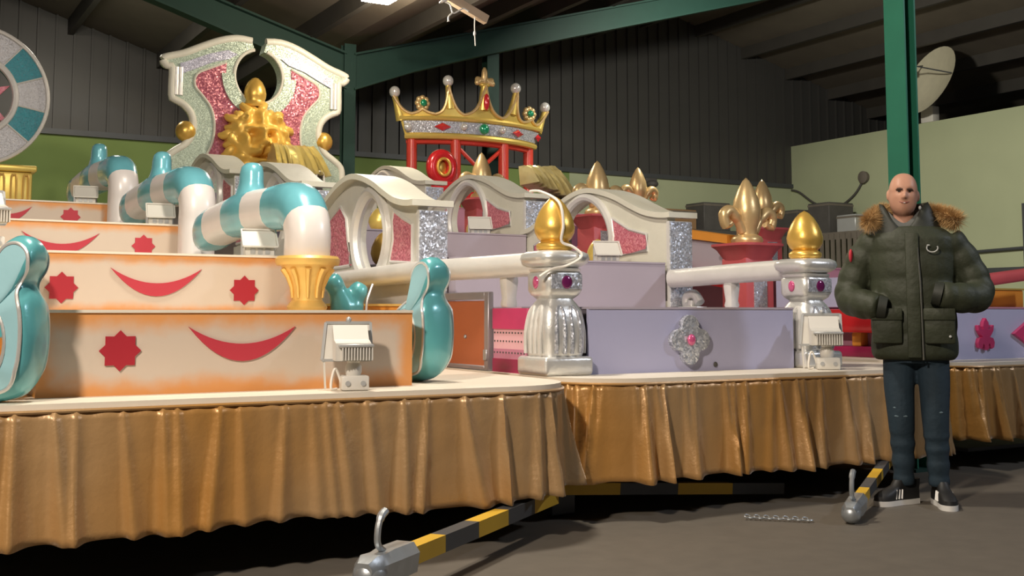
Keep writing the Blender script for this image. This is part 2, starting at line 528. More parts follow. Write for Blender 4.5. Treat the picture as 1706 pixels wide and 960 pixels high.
# batten, torn plastic and string under the roof
m = MB(); m.bar((5.27, 11.52, 4.88), (6.304, 11.52, 4.47), .08, .10)
tag(obj('wooden_batten', m, 'wood_bare', None, 0), 'short wooden batten slanting down to the column behind the crown', 'batten')
t = thing('torn_plastic', (5.80, 11.52, 4.45), 'torn white plastic dangling from the wooden batten', 'plastic scrap')
Q = lambda x, z: (x * .811, 11.46, 1.03 + (z - 1.03) * .811)
m = MB(); m.tube(smoothpath([Q(7.04, 5.43), Q(7.14, 5.40), Q(7.19, 5.28), Q(7.30, 5.34), Q(7.36, 5.37), Q(7.44, 5.34)], 5), .009, 6)
m.tube(smoothpath([Q(7.19, 5.29), Q(7.12, 5.22), Q(7.12, 5.15)], 4), [.009] * 8 + [.017], 6)
obj('strip', m, 'cobweb', t)
m = MB(); m.ell(Q(7.06, 5.45), (.085, .04, .02), Matrix.Rotation(-.5, 3, 'Y')); obj('film', m, 'cobweb', t)
m = MB(); m.tube([(6.148, 11.52, 4.53), (6.144, 11.52, 4.38), (6.148, 11.52, 4.26), (6.155, 11.52, 4.144)], .007, 5); m.ell((6.146, 11.52, 4.29), (.016, .016, .032))
tag(obj('string', m, 'cobweb'), 'thin pale string hanging from the batten near the crown', 'string')

# ------------------------------------------------------------------ things along the right wall
t = thing('satellite_dish', (18.4, 15.05, 4.8), 'old cream satellite dish leaning on top of the right wall', 'satellite dish')
m = MB()
cd = Vector((18.2, 15.05, 5.62)); nrm = Vector((-.87, .20, .38)).normalized()
rot = nrm.to_track_quat('Z', 'Y').to_matrix()
b = bmesh.new(); rs = []
for j in range(7):
    rr = .74 * j / 6
    rs.append([(rr * math.cos(2 * PI * k / 32), rr * math.sin(2 * PI * k / 32), .18 * (rr / .74) ** 2 - .18) for k in range(32)])
sv = [[b.verts.new(p) for p in r_] for r_ in rs[1:]]; c0 = b.verts.new((0, 0, -.18))
for k in range(32): b.faces.new([c0, sv[0][k], sv[0][(k + 1) % 32]])
for A_, B_ in zip(sv[:-1], sv[1:]):
    for k in range(32): b.faces.new([A_[k], A_[(k + 1) % 32], B_[(k + 1) % 32], B_[k]])
bmesh.ops.solidify(b, geom=b.faces[:], thickness=.025)
m.merge(b, Matrix.Translation(cd) @ rot.to_4x4()); obj('reflector', m, 'dish_cream', t)
m = MB(); m.tube([cd + rot @ Vector((.7, 0, 0)), cd + rot @ Vector((.25, 0, .5)), cd + rot @ Vector((0, 0, .55))], .014, 6)
m.tube([cd + rot @ Vector((-.45, .45, -.05)), cd + rot @ Vector((0, 0, .55))], .014, 6); m.tube([cd + rot @ Vector((-.45, -.5, -.05)), cd + rot @ Vector((0, 0, .55))], .014, 6)
obj('feed_arm', m, 'paint_dark', t)
m = MB(); m.lathe([(.0, -.06), (.05, -.06), (.05, .06), (.0, .06)], tuple(cd + rot @ Vector((0, 0, .55)))); obj('feed_horn', m, 'dark_box', t)
m = MB(); m.box(18.3, 18.5, 15.05, 15.35, 4.8, 5.12, .02); obj('foot_block', m, 'white_plastic', t)

t = thing('wall_cable', (18.25, 16.82, 3.2), 'slack black cable looping from a round box on the right wall', 'cable')
m = MB(); m.tube(smoothpath([(18.26, 16.82, 3.85), (18.25, 17.1, 3.52), (18.25, 17.6, 3.3), (18.25, 18.2, 3.42), (18.25, 18.7, 3.72), (18.25, 18.95, 3.8)], 6), .022, 6); obj('cord', m, 'dark_box', t)
m = MB(); m.lathe([(.0, -.05), (.12, -.05), (.13, .03), (.06, .06), (.0, .06)], (0, 0, 0), 16)
bm2 = m.bm; bmesh.ops.transform(bm2, matrix=Matrix.Translation((18.24, 16.82, 3.87)) @ Matrix.Rotation(R(-90), 4, 'Y'), verts=bm2.verts[:]); obj('junction_box', m, 'rack_wood', t)

t = thing('wall_speaker', (14.2, 18.9, 3.75), 'small dark fitting on the back wall under the cladding', 'wall fitting')
m = MB(); m.box(14.05, 14.35, 18.8, 18.98, 3.72, 3.82, .02); obj('bracket', m, 'dark_box', t)
m = MB(); m.ell((14.15, 18.72, 3.68), (.13, .13, .08)); obj('body', m, 'dark_box', t)

t = thing('orange_door', (18.2, 12.75, 0), 'orange board in a dark frame at the right edge of the photo', 'board')
m = MB(); m.box(18.2, 18.28, 11.6, 12.95, 1.7, 2.95, .01); obj('panel', m, 'orange_paint', t)
m = MB(); m.box(18.15, 18.29, 12.95, 13.05, 1.0, 3.0); obj('frame_post', m, 'paint_dark', t, 0)

t = thing('storage_rack', (17.3, 17.3, 0), 'dark slatted storage rack against the far corner', 'rack')
y = 15.6
while y < 18.7:
    m = MB(); m.box(17.0, 17.03, y, y + .085, 0, 2.62); obj('slat', m, 'rack_wood', t, 0); y += .15
for z in (.5, 2.5):
    m = MB(); m.box(17.03, 17.08, 15.6, 18.7, z, z + .1); obj('rail', m, 'rack_wood', t, 0)
m = MB(); m.box(17.03, 18.2, 15.6, 18.75, 2.6, 2.65); obj('shelf', m, 'rack_wood', t, 0)
def crate(x0, x1, y0, y1, z0, z1, mat, label):
    t = thing('cardboard_box', ((x0 + x1) / 2, (y0 + y1) / 2, z0), label, 'box', 'boxes stored in the far corner')
    m = MB(); m.box(x0, x1, y0, y1, z0, z1, .012, 1); obj('carton', m, mat, t)
    m = MB(); m.box(x0 - .004, x1 + .004, y0 - .004, y1 + .004, z1 - .07, z1 - .03); obj('tape', m, 'rack_wood', t, 0)
crate(17.1, 17.9, 17.6, 18.4, 2.65, 3.2, 'dark_box', 'dark box at the left end of the slatted rack shelf')
crate(17.2, 17.9, 16.8, 17.4, 2.65, 3.3, 'dark_box', 'tall dark box near the middle of the slatted rack')
crate(17.2, 17.8, 16.1, 16.6, 2.65, 3.0, 'grey_metal_box', 'grey box at the right end of the slatted rack')
t = thing('side_cabinet', (15.0, 18.3, 0), 'dark tall cabinet against the pale back wall', 'cabinet')
m = MB(); m.box(13.2, 16.8, 18.0, 18.9, 0, 2.72, .02); obj('body', m, 'dark_box', t)
for k in range(4):
    m = MB(); m.box(13.25 + k * .89, 14.1 + k * .89, 17.97, 18.0, .1, 2.65, .008, 1); d = obj('door', m, 'rack_wood', t)
crate(13.9, 14.8, 18.1, 18.7, 2.72, 3.12, 'cardboard', 'brown cardboard box lying on the tall cabinet')
crate(13.3, 13.8, 18.1, 18.7, 2.72, 3.0, 'cardboard', 'small brown carton at the left end of the tall cabinet')
crate(15.0, 15.7, 18.1, 18.7, 2.72, 3.3, 'dark_box', 'dark carton standing right of the brown box on the cabinet')

# ------------------------------------------------------------------ float trailers
def rounded_path(x0, x1, y0, y1, r, ds):
    pts = []
    def seg(a, b):
        n = max(1, int((Vector(b) - Vector(a)).length / ds))
        for k in range(n): pts.append((a[0] + (b[0] - a[0]) * k / n, a[1] + (b[1] - a[1]) * k / n))
    def arc(cx, cy, a0, a1):
        n = max(6, int(abs(a1 - a0) * r / ds))
        for k in range(n):
            a = a0 + (a1 - a0) * k / n; pts.append((cx + r * math.cos(a), cy + r * math.sin(a)))
    seg((x0, y1), (x0, y0 + r)); arc(x0 + r, y0 + r, PI, 1.5 * PI)
    seg((x0 + r, y0), (x1 - r, y0)); arc(x1 - r, y0 + r, 1.5 * PI, 2 * PI)
    seg((x1, y0 + r), (x1, y1)); pts.append((x1, y1))
    return pts

def trailer(x0, x1, y0, y1, r, seed, label, zb=.17):
    rnd = random.Random(seed)
    cx = (x0 + x1) / 2
    t = thing('float_trailer', (cx, y0 + 1, 0), label, 'parade float', 'parade float trailers')
    outline = rounded_path(x0, x1, y0, y1, r, .06)
    m = MB(); m.prism_z(outline, .655, .70); obj('deck', m, 'cream_white', t, 30)
    P = rounded_path(x0, x1, y0, y1, r, .011)
    S = [0.]
    for a, b in zip(P[:-1], P[1:]): S.append(S[-1] + math.hypot(b[0] - a[0], b[1] - a[1]))
    br = [0.]
    while br[-1] < S[-1] + .3: br.append(br[-1] + rnd.choice((.05, .06, .08, .11, .15, .19)) * rnd.uniform(.85, 1.15))
    amp = [rnd.uniform(.022, .060) for _ in br]; skew = [rnd.uniform(.35, 1.6) for _ in br]; ph = [rnd.uniform(-.05, .05) for _ in br]
    NR = 16; grid = []
    for i, (px, py) in enumerate(P):
        a = P[max(i - 1, 0)]; b = P[min(i + 1, len(P) - 1)]
        tx, ty = b[0] - a[0], b[1] - a[1]; L = math.hypot(tx, ty); nx, ny = ty / L, -tx / L
        rowv = []
        for j in range(NR + 1):
            v = j / NR
            s = S[i] + .05 * v * noise.noise(Vector((S[i] * 3, seed, 0)))
            lo, hi = 0, len(br) - 1
            while hi - lo > 1:
                mid = (lo + hi) // 2
                if br[mid] <= s: lo = mid
                else: hi = mid
            d = .004 + .010 * v + .014 * v * noise.noise(Vector((s * 2.1, v * 1.5, seed))) + .004 * noise.noise(Vector((s * 9, v * 7, seed + 3)))
            prof = 0.
            for k in range(max(0, lo - 2), min(len(br), lo + 4)):
                w0 = .007 + (.008 + .016 * min(1.5, skew[k])) * v ** .7
                e = s - br[k] - ph[k] * v
                e = e / (w0 * (1.7 if e > 0 else .75))
                gk = math.exp(-e * e); prof = max(prof, gk)
                d += amp[k] * (.22 + .9 * v ** .8) * gk
            d += .008 * (1 - v) * math.sin(s * 60 + 3 * noise.noise(Vector((s * 4, 0, seed)))) * .3
            z = .668 + (zb + .018 * noise.noise(Vector((s * 1.3, 5, seed))) - .010 * prof - .668) * v
            rowv.append(m_v := (px + nx * d, py + ny * d, z))
        grid.append(rowv)
    m = MB()
    V = [[m.v(p) for p in row] for row in grid]
    for A_, B_ in zip(V[:-1], V[1:]):
        for j in range(NR): m.face([A_[j], B_[j], B_[j + 1], A_[j + 1]])
    sk = obj('skirt', m, 'satin_gold', t, 70)
    so = sk.modifiers.new('cloth', 'SOLIDIFY'); so.thickness = .004
    m = MB()
    m.tube([(p[0], p[1], .672) for p in rounded_path(x0 - .006, x1 + .006, y0 - .006, y1, r, .05)], .008, 6); obj('hem_band', m, 'satin_gold', t)
    for sx in (cx - .45, cx + .45):
        m = MB(); m.box(sx - .05, sx + .05, y0 + .35, y1 - .3, .42, .56); obj('chassis_beam', m, 'chassis_black', t, 0)
    for yy in (y0 + 1.0, y0 + 6.0):
        m = MB(); m.box(x0 + .35, x1 - .35, yy - .05, yy + .05, .26, .36); obj('axle', m, 'chassis_black', t, 0)
        for sx in (x0 + .45, x1 - .45):
            m = MB(); m.lathe([(.10, -.1), (.27, -.1), (.31, -.06), (.31, .06), (.27, .1), (.10, .1)], (0, 0, 0), 24)
            bmesh.ops.transform(m.bm, matrix=Matrix.Translation((sx, yy, .31)) @ Matrix.Rotation(PI / 2, 4, 'Y'), verts=m.bm.verts[:])
            w = obj('wheel', m, 'black_rubber', t)
    return t

F1 = trailer(-.02, 3.02, 4.45, 15.0, .42, 3, 'nearest parade float trailer with pleated gold skirt, orange stair float', .205)
F2 = trailer(3.12, 5.94, 4.68, 14.45, .40, 11, 'middle parade float trailer with pleated gold skirt behind the man', .19)
F3 = trailer(6.24, 9.2, 5.02, 14.65, .38, 23, 'far right parade float trailer with gold skirt', .19)

def striped_bar(m_list, p, q, w, h, parent, n, first='paint_yellow'):
    p, q = Vector(p), Vector(q); cs = ['paint_yellow', 'paint_dark']
    if first != 'paint_yellow': cs.reverse()
    for k in range(n):
        m = MB(); m.bar(p.lerp(q, k / n), p.lerp(q, (k + 1) / n - .0005), w, h); obj('stripe_section', m, cs[k % 2], parent, 0)

def coupling(base, tip, ground, label, n, first='paint_yellow', sc=1.0):
    """drawbar with cast coupling head; tip = head position, base = far end"""
    b, t_ = Vector(base), Vector(tip); d = (t_ - b).normalized()
    side = d.cross(Vector((0, 0, 1))).normalized(); up = side.cross(d).normalized()
    t = thing('drawbar', (tip[0], tip[1], 0), label, 'drawbar')
    striped_bar(None, t_ - d * .02, b, .065 * sc, .065 * sc, t, n, first)
    m = MB()
    sec = [(-.05, -.05), (.05, -.05), (.06, .02), (.035, .055), (-.035, .055), (-.06, .02)]
    rs = []
    for s_, k in ((-.06, 1.), (.08, 1.02), (.14, .9), (.2, .95), (.24, .6)):
        rs.append([t_ + (d * s_ + side * a * k + up * c * k) * sc for a, c in sec])
    m.rings(rs); m.ell(t_ + (d * .19 - Vector((0, 0, .015))) * sc, (.062 * sc, .062 * sc, .06 * sc)); obj('coupling_head', m, 'galvanised', t)
    m = MB()
    h0 = t_ + (d * .1 + up * .05) * sc
    m.tube(smoothpath([h0, h0 + Vector((0, 0, .03)) + d * .04, h0 + Vector((0, 0, .08)) + d * .04, h0 + Vector((0, 0, .12)) + d * .02, h0 + Vector((0, 0, .135)) - d * .01], 5), [.012] * 14 + [.015] * 7, 8)
    obj('handle', m, 'galvanised', t)
    for s_ in (0., .07):
        m = MB(); m.ell(t_ + (d * s_ + side * .052) * sc, (.012, .012, .012), None, 8, 6); obj('bolt', m, 'paint_dark', t)
    return t
dr1 = coupling((2.95, 4.72, .15), (1.72, 3.80, .15), 0, 'yellow and black drawbar with grey coupling under the nearest float', 5)
m = MB(); m.box(1.70, 1.76, 3.80, 3.86, 0.0, .11); obj('prop_block', m, 'chassis_black', dr1, 0)
dr2 = coupling((5.55, 4.92, .20), (4.40, 4.16, .075), 0, 'yellow drawbar with coupling on the floor beside the shoes of the man', 6, sc=.8)
t = thing('tow_frame', (3.7, 4.9, 0), 'striped yellow and black steel bar under the middle float', 'tow bar')
striped_bar(None, (3.10, 4.92, .15), (4.55, 4.86, .05), .06, .06, t, 4)
m = MB(); m.box(3.06, 3.2, 4.9, 5.0, 0.02, .26, .01); obj('bracket', m, 'paint_dark', t)
m = MB()
for k in range(14):
    a = k * .03; p0 = Vector((4.12 - a * .55, 4.2 + a * .55, .012 + .006 * (k % 2)))
    m.tube([p0 + Vector((.016 * math.cos(q * PI / 4), .010 * math.sin(q * PI / 4), .006 * math.sin(q * PI / 4) * (k % 2))) for q in range(8)], .0035, 5, close=True)
tag(obj('safety_chain', m, 'galvanised'), 'short steel chain lying on the floor by the drawbar coupling', 'chain')
m = MB(); m.box(7.2, 8.5, 5.7, 6.3, .0, .03, .005, 1); tag(obj('floor_board', m, 'white_plastic'), 'pale flat board on the floor under the far right float', 'board')

# ------------------------------------------------------------------ float one: cream tiers, striped arms, teal scrolls, wheel
def star_pts(cx, cz, r, n=8, k=.76, a0=PI / 2):
    return [(cx + (r if i % 2 == 0 else r * k) * math.cos(a0 + PI * i / n), cz + (r if i % 2 == 0 else r * k) * math.sin(a0 + PI * i / n)) for i in range(2 * n)]
def moon_pts(cx, ztop, a, s1, s2, n=16):
    up = [(cx - a + 2 * a * k / n, ztop - s1 * (1 - (2 * k / n - 1) ** 2)) for k in range(n + 1)]
    lo = [(cx + a - 2 * a * k / n, ztop - s2 * (1 - (1 - 2 * k / n) ** 2)) for k in range(1, n)]
    return up + lo
TIERS = [  # x0, x1, yfront, z0, z1, yback, moons, stars
    (.62, 2.22, 4.76, .70, 1.03, 6.24, [(1.43, .972, .23, .072, .145)], [(.93, .878, .082)]),
    (.50, 2.18, 6.25, .70, 1.34, 8.24, [(1.40, 1.268, .24, .08, .15)], [(.92, 1.16, .082), (1.88, 1.155, .082)]),
    (.55, 2.07, 8.25, .70, 1.65, 10.29, [(1.20, 1.58, .25, .08, .15)], [(1.75, 1.50, .082)]),
    (.55, 1.89, 10.3, .70, 1.97, 14.6, [(1.06, 1.925, .20, .07, .14)], [(1.57, 1.85, .082)])]
tn = ['lowest', 'second', 'third', 'topmost visible']
for i, (x0, x1, yf, z0, z1, yb, moons, stars) in enumerate(TIERS):
    t = thing('stair_tier', ((x0 + x1) / 2, yf, z0), '%s cream tier of the orange float, with red moon and star' % tn[i], 'stage tier', 'cream tiers of the orange float')
    cx = (x0 + x1) / 2
    pmn = panel_mat('cream_panel_%d' % i, x0 - cx, x1 - cx, 0 if i == 0 else TIERS[i - 1][4] - z0, z1 - z0, (.085, .06, .065, .07)[i])
    m = MB(); m.box(x0, x1, yf, yf + .02, z0, z1); obj('front_panel', m, pmn, t, 0)
    m = MB(); m.box(x0, x1, yf - .008, yb, z1, z1 + .012); obj('top_board', m, 'cream_white', t, 0)
    for xx in (x0, x1 - .02):
        m = MB(); m.box(xx, xx + .02, yf + .02, yb, z0, z1); obj('side_panel', m, 'orange_paint' if i == 0 else 'cream_white', t, 0)
    for mo in moons:
        m = MB(); m.prism_y(moon_pts(*mo), yf - .007, yf + .002); obj('moon_emblem', m, 'red_moon', t, 0)
    for cx_, cz_, r_ in stars:
        m = MB(); m.prism_y(star_pts(cx_, cz_, r_), yf - .007, yf + .002); obj('star_emblem', m, 'red_star' if i < 2 else 'red_moon', t, 0)

def gold_pot(loc, label):
    t = thing('gold_pot', loc, label, 'pot', 'gold flared pots on the orange float')
    x, y, z = loc
    m = MB(); m.lathe([(.0, 0), (.105, 0), (.112, .02), (.10, .04), (.085, .055), (.082, .1), (.092, .15), (.112, .2), (.14, .235), (.15, .25)], (x, y, z), 20); obj('body', m, 'gold_paint', t)
    m = MB(); m.lathe([(.0, .25), (.17, .25), (.178, .265), (.178, .285), (.165, .3), (.0, .3)], (x, y, z), 24); obj('rim', m, 'gold_paint', t)
    for k in range(10):
        a = 2 * PI * k / 10
        m = MB(); m.tube([(x + q * math.cos(a), y + q * math.sin(a), z + h) for q, h in ((.085, .07), (.09, .13), (.112, .19), (.14, .233))], [.008, .011, .015, .018], 6); obj('rib', m, 'gold_paint', t)
    return t
gold_pot((2.17, 6.03, 1.042), 'gold flared pot under the nearest striped arm')
gold_pot((.56, 6.03, 1.042), 'gold flared pot at the left edge of the lowest tier')

def arm(loc, label, ext=0.):
    t = thing('striped_arm', loc, label, 'arm', 'teal and white striped arms on the tier ends')
    X, Y, Z = loc
    raw = [(0, 0.0), (-.01, .11), (.02, .20), (.12, .28), (.30, .30), (.52, .30), (.75, .305), (.98, .30), (1.2, .285), (1.42, .265), (1.62, .23), (1.78, .17)]
    if ext: raw = [(0, -ext)] + raw
    path = smoothpath([(X - .11 * (a / 1.8) if a > 0 else X, Y + a, Z + b) for a, b in raw], 6)
    rn = []
    N = len(path)
    for i, p in enumerate(path):
        rel = p.y - Y
        r_ = .132
        if i > N - 10: r_ *= max(.2, math.sqrt(max(.03, 1 - ((i - (N - 10)) / 9.) ** 2)))
        rn.append(r_)
    cuts = [0] + [c + (6 if ext else 0) for c in (12, 27, 36, 45, 55)] + [N - 1]
    names = ['white_leg', 'teal_band', 'white_band', 'teal_band', 'white_band', 'teal_band']
    for b in range(6):
        rs = []
        for i in range(cuts[b], cuts[b + 1] + 1):
            p = path[i]; tt = (path[min(i + 1, N - 1)] - path[max(i - 1, 0)]).normalized()
            nn = Vector((0, -tt.z, tt.y)); bulge = 1.0 + (.06 if b % 2 else 0) * math.sin(PI * (i - cuts[b]) / max(1, cuts[b + 1] - cuts[b]))
            ring = []
            for k in range(20):
                a = 2 * PI * k / 20; ca, sa = math.cos(a), math.sin(a)
                q = (abs(ca) ** 2.6 + abs(sa) ** 2.6) ** (-1 / 2.6)
                ring.append(p + Vector((1, 0, 0)) * ca * q * .122 * bulge * (rn[i] / .132) + nn * sa * q * rn[i] * bulge)
            rs.append(ring)
        m = MB(); m.rings(rs)
        if b == 3:
            c = path[(cuts[3] + cuts[4]) // 2]
            kr = []
            for h, rx, ry, dy in ((0, .112, .17, 0), (.08, .105, .17, -.01), (.13, .085, .12, -.02), (.19, .072, .10, -.03), (.25, .07, .095, -.035), (.29, .062, .08, -.04), (.312, .04, .05, -.04), (.318, .015, .02, -.04)):
                kr.append([(c.x + rx * (abs(math.cos(a)) ** .8) * math.copysign(1, math.cos(a)), c.y + dy + ry * math.sin(a), c.z + h) for a in [2 * PI * k / 20 for k in range(20)]])
            m.rings(kr)
        obj(names[b], m, 'arm_white' if b % 2 == 0 else 'arm_blue', t, 50)
    return t
A1 = arm((2.17, 6.05, 1.345), 'nearest teal and white striped arm, ending in the gold pot')
arm((2.07, 8.05, 1.655), 'middle teal and white striped arm', .30)
arm((1.96, 10.1, 1.975), 'farthest teal and white striped arm, highest on the float', .31)

def scroll(loc, rz, label, mirror=1, k=1.0):
    """thick teal volute standing on the deck; local u along plate, thickness 0.2"""
    t = thing('teal_scroll', loc, label, 'ornament', 'teal scroll ornaments on the orange float')
    th_ = .10
    def place(m):
        for w_ in m.bm.verts:
            zz_ = w_.co.z
            tf = .62 + .38 * min(1, max(0, zz_ / .12)) if zz_ < .12 else (1. if zz_ < .36 else max(.62, 1 - (zz_ - .36) / .08 * .38) if zz_ < .46 else .62 + .10 * math.sin(min(1, (zz_ - .46) / .15) * PI))
            w_.co.y *= tf
        M = Matrix.Translation(loc) @ Matrix.Rotation(rz, 4, 'Z') @ Matrix.Diagonal((mirror * k, k, k, 1))
        bmesh.ops.transform(m.bm, matrix=M, verts=m.bm.verts[:]); return m
    body = sm2([(.05, 0), (.15, .03), (.20, .12), (.215, .24), (.20, .36), (.17, .43), (.175, .47), (.20, .52), (.195, .58), (.15, .615), (.10, .605), (.07, .56), (.075, .50), (.085, .44), (.04, .42), (-.03, .36), (-.10, .26), (-.13, .15), (-.12, .05), (-.05, .005)], 5) 
    body = body + sm2([(-.05, .005), (.0, -.002), (.05, 0)], 3)[1:-1]
    cen = (.05, .22)
    inner = []
    for (u, z) in body:
        a = math.atan2(z - cen[1], u - cen[0])
        inner.append((cen[0] + .075 * math.cos(a), cen[1] + .13 * math.sin(a)))
    m = MB()
    b = bmesh.new()
    # loft with a rounded rim: several depth slices, inset near the faces
    slices = [(-th_, .03), (-th_ * .8, .012), (-th_ * .4, .0), (th_ * .4, .0), (th_ * .8, .012), (th_, .03)]
    def inset(p, q, d):
        v = Vector((q[0] - p[0], q[1] - p[1])); L = v.length or 1
        return (p[0] + v.x / L * d, p[1] + v.y / L * d)
    outs = [[(inset(p, cen, d)[0], y, inset(p, cen, d)[1]) for p in body] for y, d in slices]
    ins = [[(q[0], y, q[1]) for q in inner] for y, d in slices]
    Vo = [[m.v(p) for p in r_] for r_ in outs]; Vi = [[m.v(p) for p in r_] for r_ in (ins[0], ins[-1])]
    n = len(body)
    for A_, B_ in zip(Vo[:-1], Vo[1:]):
        for i in range(n): m.face([A_[i], A_[(i + 1) % n], B_[(i + 1) % n], B_[i]])
    for A_, B_ in ((Vo[0], Vi[0]), (Vi[1], Vo[-1]), (Vi[0], Vi[1])):
        for i in range(n): m.face([A_[i], A_[(i + 1) % n], B_[(i + 1) % n], B_[i]])
    obj('volute', place(m), 'teal', t, 60)
    for sgn in (-1, 1):
        yy = sgn * (th_ + .001)
        m = MB(); m.tube([(inset(p, cen, .03)[0], yy, inset(p, cen, .03)[1]) for p in body], .007, 6, close=True)
        m.tube([(p[0], yy, p[1]) for p in circ(cen[0], cen[1], .078, 24, rz=.133)], .007, 6, close=True)
        obj('silver_outline', place(m), 'silver', t)
        m = MB(); m.holed([inset(p, cen, .038) for p in body], [(cen[0] + (q[0] - cen[0]) * 1.12, cen[1] + (q[1] - cen[1]) * 1.08) for q in inner], lambda u, z: (u, yy, z), lambda u, z: (u, yy - sgn * .006, z))
        obj('face_panel', place(m), 'teal_light', t, 30)
    m = MB(); m.tube(smoothpath([(.10, -.02, .12), (.05, -.02, .10), (.0, -.02, .16), (.01, -.02, .27), (.06, -.02, .29), (.075, -.02, .24)], 5), .032, 10); obj('curl', place(m), 'teal', t)
    return t
scroll((.43, 4.65, .70), R(-36), 'teal scroll ornament with spiral opening at the left edge of the nearest float', 1, 1.0)
scroll((2.36, 5.06, .70), R(-72), 'teal scroll ornament at the right end of the lowest tier', 1, .97)
t = thing('teal_bud', (2.5, 6.3, .70), 'small forked teal ornament rising behind the lowest tier', 'ornament')
m = MB()
m.tube(smoothpath([(2.5, 6.3, .70), (2.5, 6.3, 1.0), (2.47, 6.3, 1.12), (2.43, 6.3, 1.2), (2.40, 6.3, 1.245)], 5), [.08] * 8 + [.075, .07, .065, .06, .055, .055, .06, .06, .058, .055, .05, .045, .02], 12)
m.tube(smoothpath([(2.54, 6.3, .95), (2.55, 6.3, 1.08), (2.58, 6.3, 1.15), (2.61, 6.3, 1.20)], 5), [.07] * 6 + [.06] * 6 + [.055, .05, .045, .03], 12)
obj('stem', m, 'teal', t, remesh=.012, smooth_it=4)
m = MB(); m.tube(smoothpath([(2.615, 6.25, 1.0), (2.62, 6.25, 1.1), (2.655, 6.25, 1.2)], 5), .007, 6); obj('silver_outline', m, 'silver', t)
t = thing('orange_ledge', (2.5, 6.6, .70), 'orange painted ledge behind the small teal ornament', 'ledge')
m = MB(); m.box(2.3, 2.95, 6.45, 7.4, .70, 1.07, .005, 1); obj('block', m, 'orange_paint', t)
m = MB(); m.box(2.29, 2.96, 6.44, 7.41, 1.07, 1.085); obj('top_board', m, 'gold_paint', t, 0)

# wheel throne
t = thing('wheel_throne', (1.0, 13.2, 1.98), 'teal and silver ring throne back at the top left', 'throne')
cw = (.98, 3.33); RO, RI = .745, .42
for k in range(12):
    a0 = 2 * PI * k / 12 + R(-15 + 5); n = 6
    oo = [(cw[0] + RO * math.cos(a0 + PI / 6 * q / n), cw[1] + RO * math.sin(a0 + PI / 6 * q / n)) for q in range(n + 1)]
    ii = [(cw[0] + RI * math.cos(a0 + PI / 6 * q / n), cw[1] + RI * math.sin(a0 + PI / 6 * q / n)) for q in range(n + 1)]
    m = MB(); m.holed(oo, ii, lambda x, z: (x, 13.1, z), lambda x, z: (x, 13.32, z), False)
    seg_ = obj('ring_segment', m, 'ring_silver' if k % 2 == 0 else 'teal_glitter', t, 30)
for r_, rr in ((RO, .022), (RI, .035)):
    m = MB(); m.tube([(p[0], 13.09, p[1]) for p in circ(cw[0], cw[1], r_, 64)], rr, 8, close=True); obj('rim', m, 'silver_pale', t)
for k in range(12):
    a = 2 * PI * k / 12 + R(-10)
    m = MB(); m.tube([(cw[0] + q * math.cos(a), 13.095, cw[1] + q * math.sin(a)) for q in (RI, RO)], .010, 6); obj('seam', m, 'silver_pale', t)
m = MB(); m.prism_y(star_pts(1.0, 3.27, .40, 6, .42), 13.16, 13.24); obj('pink_star', m, 'pink_glitter', t, 0)
t = thing('gold_column', (1.33, 13.2, 1.98), 'short gold fluted column under the ring throne', 'column')
m = MB(); m.box(1.04, 1.63, 13.0, 13.4, 2.53, 2.60, .02); obj('capital', m, 'gold_yellow', t)
m = MB(); m.box(1.08, 1.59, 13.03, 13.37, 1.98, 2.53, .03); obj('shaft', m, 'gold_yellow', t)
for k in range(4):
    m = MB(); m.tube(smoothpath([(1.14 + k * .12, 13.02, 2.05), (1.14 + k * .12, 13.02, 2.45), (1.165 + k * .12, 13.02, 2.49), (1.19 + k * .12, 13.02, 2.45), (1.19 + k * .12, 13.02, 2.05)], 4), .012, 6); obj('flute', m, 'gold_paint', t)

